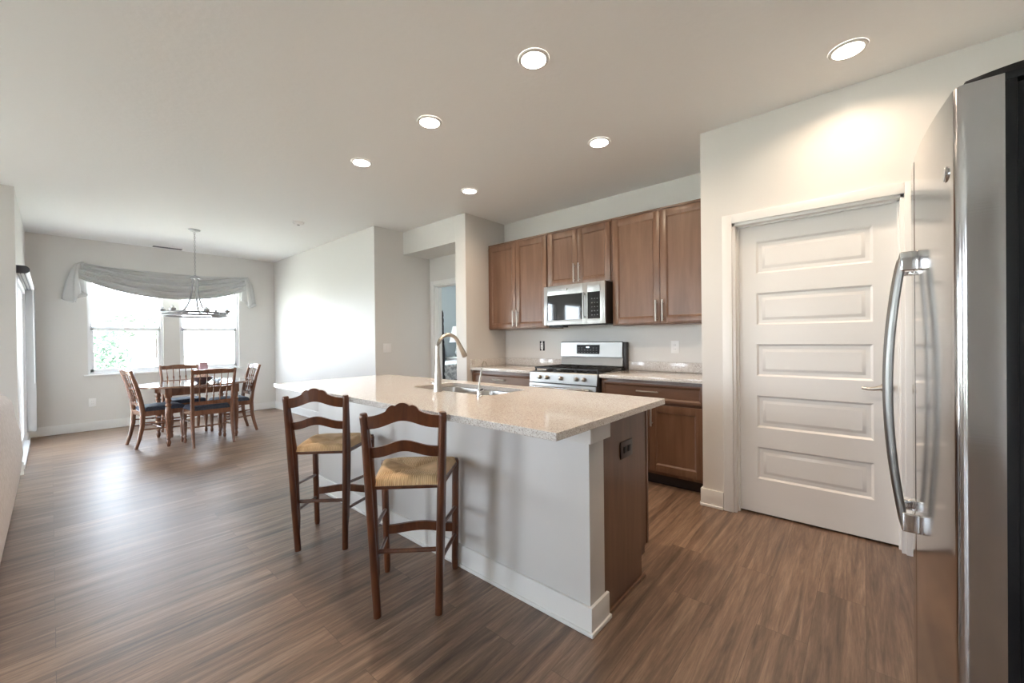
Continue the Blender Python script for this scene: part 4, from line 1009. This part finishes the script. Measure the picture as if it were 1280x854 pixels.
# ------------------------------------------------------------------ ceiling fittings
rl = thing('recessed_light', 'largest recessed ceiling light, at top centre above the island', 'ceiling light', (-1.326, 1.719, H), 0, 'recessed ceiling lights')
M().lathe([(0.066, -0.0075), (0.078, -0.008), (0.083, -0.004), (0.084, -0.0005)], (0, 0, 0), 40, cap=False).build('trim_ring', TRIM, rl)
M().lathe([(0.001, -0.0055), (0.064, -0.0055), (0.067, -0.007), (0.067, -0.0008)], (0, 0, 0), 40).build('lens', LENS, rl)
ld = bpy.data.lights.new('lamp_glow', 'AREA'); ld.shape = 'DISK'; ld.size = 0.12; ld.energy = LAMP_W; ld.color = (1.0, 0.76, 0.54); ld.spread = radians(150)
lo_ = bpy.data.objects.new('lamp_glow', ld); COL.objects.link(lo_); lo_.parent = rl; lo_.location = (0, 0, -0.012)
for lb, x, y in (('added recessed ceiling light, out of view over the island end nearest the refrigerator', -0.41, 1.72), ('recessed ceiling light, middle one of the near row over the island', -2.241, 1.729), ('recessed ceiling light, farthest one of the near row over the island', -3.169, 1.733),  # first entry is out of view, added for more warm light
                 ('recessed ceiling light above the pantry door at upper right', -0.057, 2.768), ('recessed ceiling light in front of the right upper cabinets', -1.519, 2.777),
                 ('recessed ceiling light beside the partition, in front of left upper cabinets', -2.981, 2.788)):
    c = copy_tree(rl); c.location = (x, y, H); c['label'] = lb
sm = thing('smoke_detector', 'round white smoke detector on the ceiling', 'smoke detector', (-5.341, 2.062, H))
M().lathe([(0.001, -0.034), (0.045, -0.033), (0.056, -0.024), (0.064, -0.010), (0.066, -0.0005)], (0, 0, 0), 28).build('housing', WPLATE, sm)
M().lathe([(0.001, -0.037), (0.014, -0.036), (0.016, -0.033)], (0, 0, 0), 16).build('sensor', KEYS, sm)
cv = thing('ceiling_vent', 'white slotted air vent in ceiling near dining windows', 'vent', (-8.20, 1.22, H))
M().box(-0.07, -0.20, -0.008, 0.07, 0.20, -0.0005, 0.002).build('vent_frame', WPLATE, cv)
for k in range(5):
    M().box(-0.045 + k * 0.022, -0.175, -0.012, -0.040 + k * 0.022, 0.175, -0.006).build('louvre', KEYS, cv)

# ------------------------------------------------------------------ switches and outlets
def plate(name, label, cat, loc, axis, w_, h_, kind):
    t = thing(name, label, cat, loc)
    def bx(u0, z0, d0, u1, z1, d1, bev=0.001):
        if axis == 'y': return M().box(u0, -d1, z0, u1, -d0, z1, bev)
        return M().box(d0, u0, z0, d1, u1, z1, bev)
    bx(-w_ / 2, -h_ / 2, 0.0005, w_ / 2, h_ / 2, 0.006, 0.002).build('cover_plate', WPLATE, t)
    if kind == 'outlet':
        for z in (-0.02, 0.02):
            f = bx(-0.016, z - 0.014, 0.006, 0.016, z + 0.014, 0.008).build('socket', WPLATE, t)
            for u in (-0.007, 0.005): bx(u, z - 0.004, 0.008, u + 0.002, z + 0.005, 0.0086, 0).build('slot', SLOT, f)
    else:
        n_ = kind
        for k in range(n_):
            u = (k - (n_ - 1) / 2) * 0.046
            bx(u - 0.016, -0.033, 0.006, u + 0.016, 0.033, 0.009).build('rocker', WPLATE, t)
    return t
plate('outlet', 'white power outlet on kitchen wall right of the range', 'outlet', (-1.357, YK, 1.150), 'y', 0.075, 0.118, 'outlet')
plate('light_switch', 'white double light switch on grey hall wall', 'switch', (XG, 2.957, 1.145), 'x', 0.118, 0.12, 2)
plate('outlet', 'white power outlet low on wall under left dining window', 'outlet', (XW, 0.385, 0.40), 'x', 0.075, 0.118, 'outlet')
t = thing('outlet', 'uncovered power outlet in dark wall box, left of the range', 'outlet', (-2.935, YK, 1.158))
M().box(-0.036, -0.003, -0.058, 0.036, -0.0005, 0.058, 0.001).build('wall_box', SLOT, t)
f = M().box(-0.017, -0.012, -0.035, 0.017, -0.003, 0.035, 0.002).box(-0.010, -0.006, -0.056, 0.010, -0.003, 0.056, 0.001).build('socket', WPLATE, t)
M().box(-0.008, -0.0128, 0.012, -0.005, -0.012, 0.022).box(0.004, -0.0128, 0.012, 0.007, -0.012, 0.022).box(-0.008, -0.0128, -0.022, -0.005, -0.012, -0.012).box(0.004, -0.0128, -0.022, 0.007, -0.012, -0.012).build('slot', SLOT, f)

# ------------------------------------------------------------------ sofa at the left edge (its back towards the dining room)
o = (-4.0, -0.7, 0); sf = thing('sofa', 'light beige fabric sofa with rolled arm at left edge', 'sofa', o)
sx0, sx1, syb, syf = -4.95, -2.75, -0.215, -1.15
a = M().box(sx0 + 0.2, syf + 0.04, 0.06, sx1 - 0.2, syb - 0.04, 0.42, 0.03).build('sofa_base', SOFA, sf, o)
def roll(cx, cz, r, n_=20): return [(cx + r * cos(2 * pi * k / n_), cz + r * sin(2 * pi * k / n_)) for k in range(n_)]
a = M()
prof = [(syb - 0.26, 0.10), (syb + 0.02, 0.04), (syb + 0.045, 0.20), (syb + 0.065, 0.40), (syb + 0.055, 0.56), (syb + 0.03, 0.68), (syb + 0.022, 0.76), (syb + 0.012, 0.81), (syb - 0.015, 0.850), (syb - 0.06, 0.872), (syb - 0.12, 0.868), (syb - 0.20, 0.82), (syb - 0.26, 0.70)]
a.prism(prof, 'x', sx0 + 0.02, sx1 - 0.02)
ob = a.build('backrest', SOFA, sf, o, angle=50)
for x0, x1, sg in ((sx0, sx0 + 0.24, -1), (sx1 - 0.24, sx1, 1)):
    a = M(); xm_ = (x0 + x1) / 2
    poly = [(xm_ - 0.09, 0.04), (xm_ + 0.09, 0.04), (xm_ + 0.09, 0.50)] + [(xm_ + 0.13 * cos(t_), 0.60 + 0.12 * sin(t_)) for t_ in [radians(-40 + 26 * k) for k in range(11)]] + [(xm_ - 0.09, 0.50)]
    a.prism(poly, 'y', syf, syb - 0.10)
    a.build('arm', SOFA, sf, o, angle=50)
for k in range(2):
    w_ = (sx1 - sx0 - 0.46) / 2; x0 = sx0 + 0.23 + k * w_
    M().box(x0 + 0.005, syf + 0.01, 0.422, x0 + w_ - 0.005, syb - 0.27, 0.56, 0.04, 4).build('seat_cushion', SOFA, sf, o)
    M().box(x0 + 0.005, syb - 0.44, 0.562, x0 + w_ - 0.005, syb - 0.265, 0.90, 0.05, 4).build('back_cushion', SOFA, sf, o)
for x in (sx0 + 0.12, sx1 - 0.12):
    for y in (syf + 0.08, syb - 0.08): M().lathe([(0.022, 0.0005), (0.028, 0.06)], (x, y, 0), 12).build('foot', POST, sf, o)

# ------------------------------------------------------------------ bedroom seen through the hall door
bx0_, bx1_, by0_, by1_ = -8.30, -6.40, 5.20, 6.72
o = (bx1_, by0_, 0); bd = thing('bed', 'four-poster bed with dark turned post and patterned quilt, through hall door', 'bed', o)
for x, y in ((bx1_, by0_), (bx1_, by1_), (bx0_ + 0.05, by0_), (bx0_ + 0.05, by1_)):
    M().lathe([(0.035, 0.001), (0.035, 0.30), (0.040, 0.32), (0.025, 0.36), (0.045, 0.42), (0.045, 0.5), (0.024, 0.55), (0.038, 0.62), (0.030, 0.70), (0.045, 0.85), (0.040, 1.0), (0.022, 1.15), (0.030, 1.2), (0.018, 1.25), (0.026, 1.3), (0.020, 1.45), (0.022, 1.6), (0.012, 1.68), (0.024, 1.73), (0.020, 1.79), (0.002, 1.85)], (x, y, 0), 14).build('bed_post', POST, bd, o)
M().box(bx0_ + 0.05, by0_ - 0.015, 0.28, bx1_, by0_ + 0.015, 0.42).box(bx0_ + 0.05, by1_ - 0.015, 0.28, bx1_, by1_ + 0.015, 0.42).box(bx1_ - 0.015, by0_, 0.28, bx1_ + 0.015, by1_, 0.42).build('side_rail', POST, bd, o)
M().box(bx0_ + 0.03, by0_, 0.3, bx0_ + 0.07, by1_, 1.15, 0.01).build('headboard', POST, bd, o)
M().box(bx0_ + 0.08, by0_ + 0.03, 0.42, bx1_ - 0.03, by1_ - 0.03, 0.70, 0.05, 3).build('mattress', SHADE, bd, o)
M().box(bx0_ + 0.6, by0_ + 0.02, 0.36, bx1_ - 0.02, by1_ - 0.02, 0.74, 0.05, 3).build('quilt', QUILT, bd, o)
nx_, ny_ = -8.02, 7.05
ns = thing('nightstand', 'white bedside table beyond the bed, under the lamp', 'nightstand', (nx_, ny_, 0))
M().box(-0.28, -0.24, 0.76, 0.28, 0.24, 0.80, 0.006).build('top', TRIM, ns)
b2 = M().box(-0.25, -0.21, 0.12, 0.25, 0.21, 0.76, 0.004).build('body', TRIM, ns)
for z in (0.2, 0.48):
    d = M().box(-0.23, -0.225, z, 0.23, -0.209, z + 0.25, 0.004).build('drawer', TRIM, ns)
    M().lathe([(0.006, 0), (0.006, -0.012), (0.013, -0.018), (0.001, -0.024)], (0, -0.225, z + 0.125), 10, 'y').build('knob', NICKEL, d)
for x in (-0.22, 0.22):
    for y in (-0.18, 0.18): M().box(x - 0.02, y - 0.02, 0.0005, x + 0.02, y + 0.02, 0.12).build('leg', TRIM, ns)
lp = thing('table_lamp', 'table lamp with clear glass base and white shade in the bedroom', 'lamp', (nx_, ny_, 0.80))
M().lathe([(0.06, 0.0005), (0.07, 0.02), (0.11, 0.10), (0.085, 0.2), (0.03, 0.3), (0.02, 0.36)], (0, 0, 0), 20).build('lamp_base', LGLASS, lp)
M().tube([(0, 0, 0.36), (0, 0, 0.50)], 0.008, 8).build('stem', NICKEL, lp)
M().lathe([(0.25, 0.38), (0.15, 0.80)], (0, 0, 0), 28, cap=False).build('lamp_shade', SHADE, lp, thick=0.004)
M().tube([(-0.21, 0, 0.5), (0.21, 0, 0.5)], 0.003, 6).build('shade_spider', NICKEL, lp)
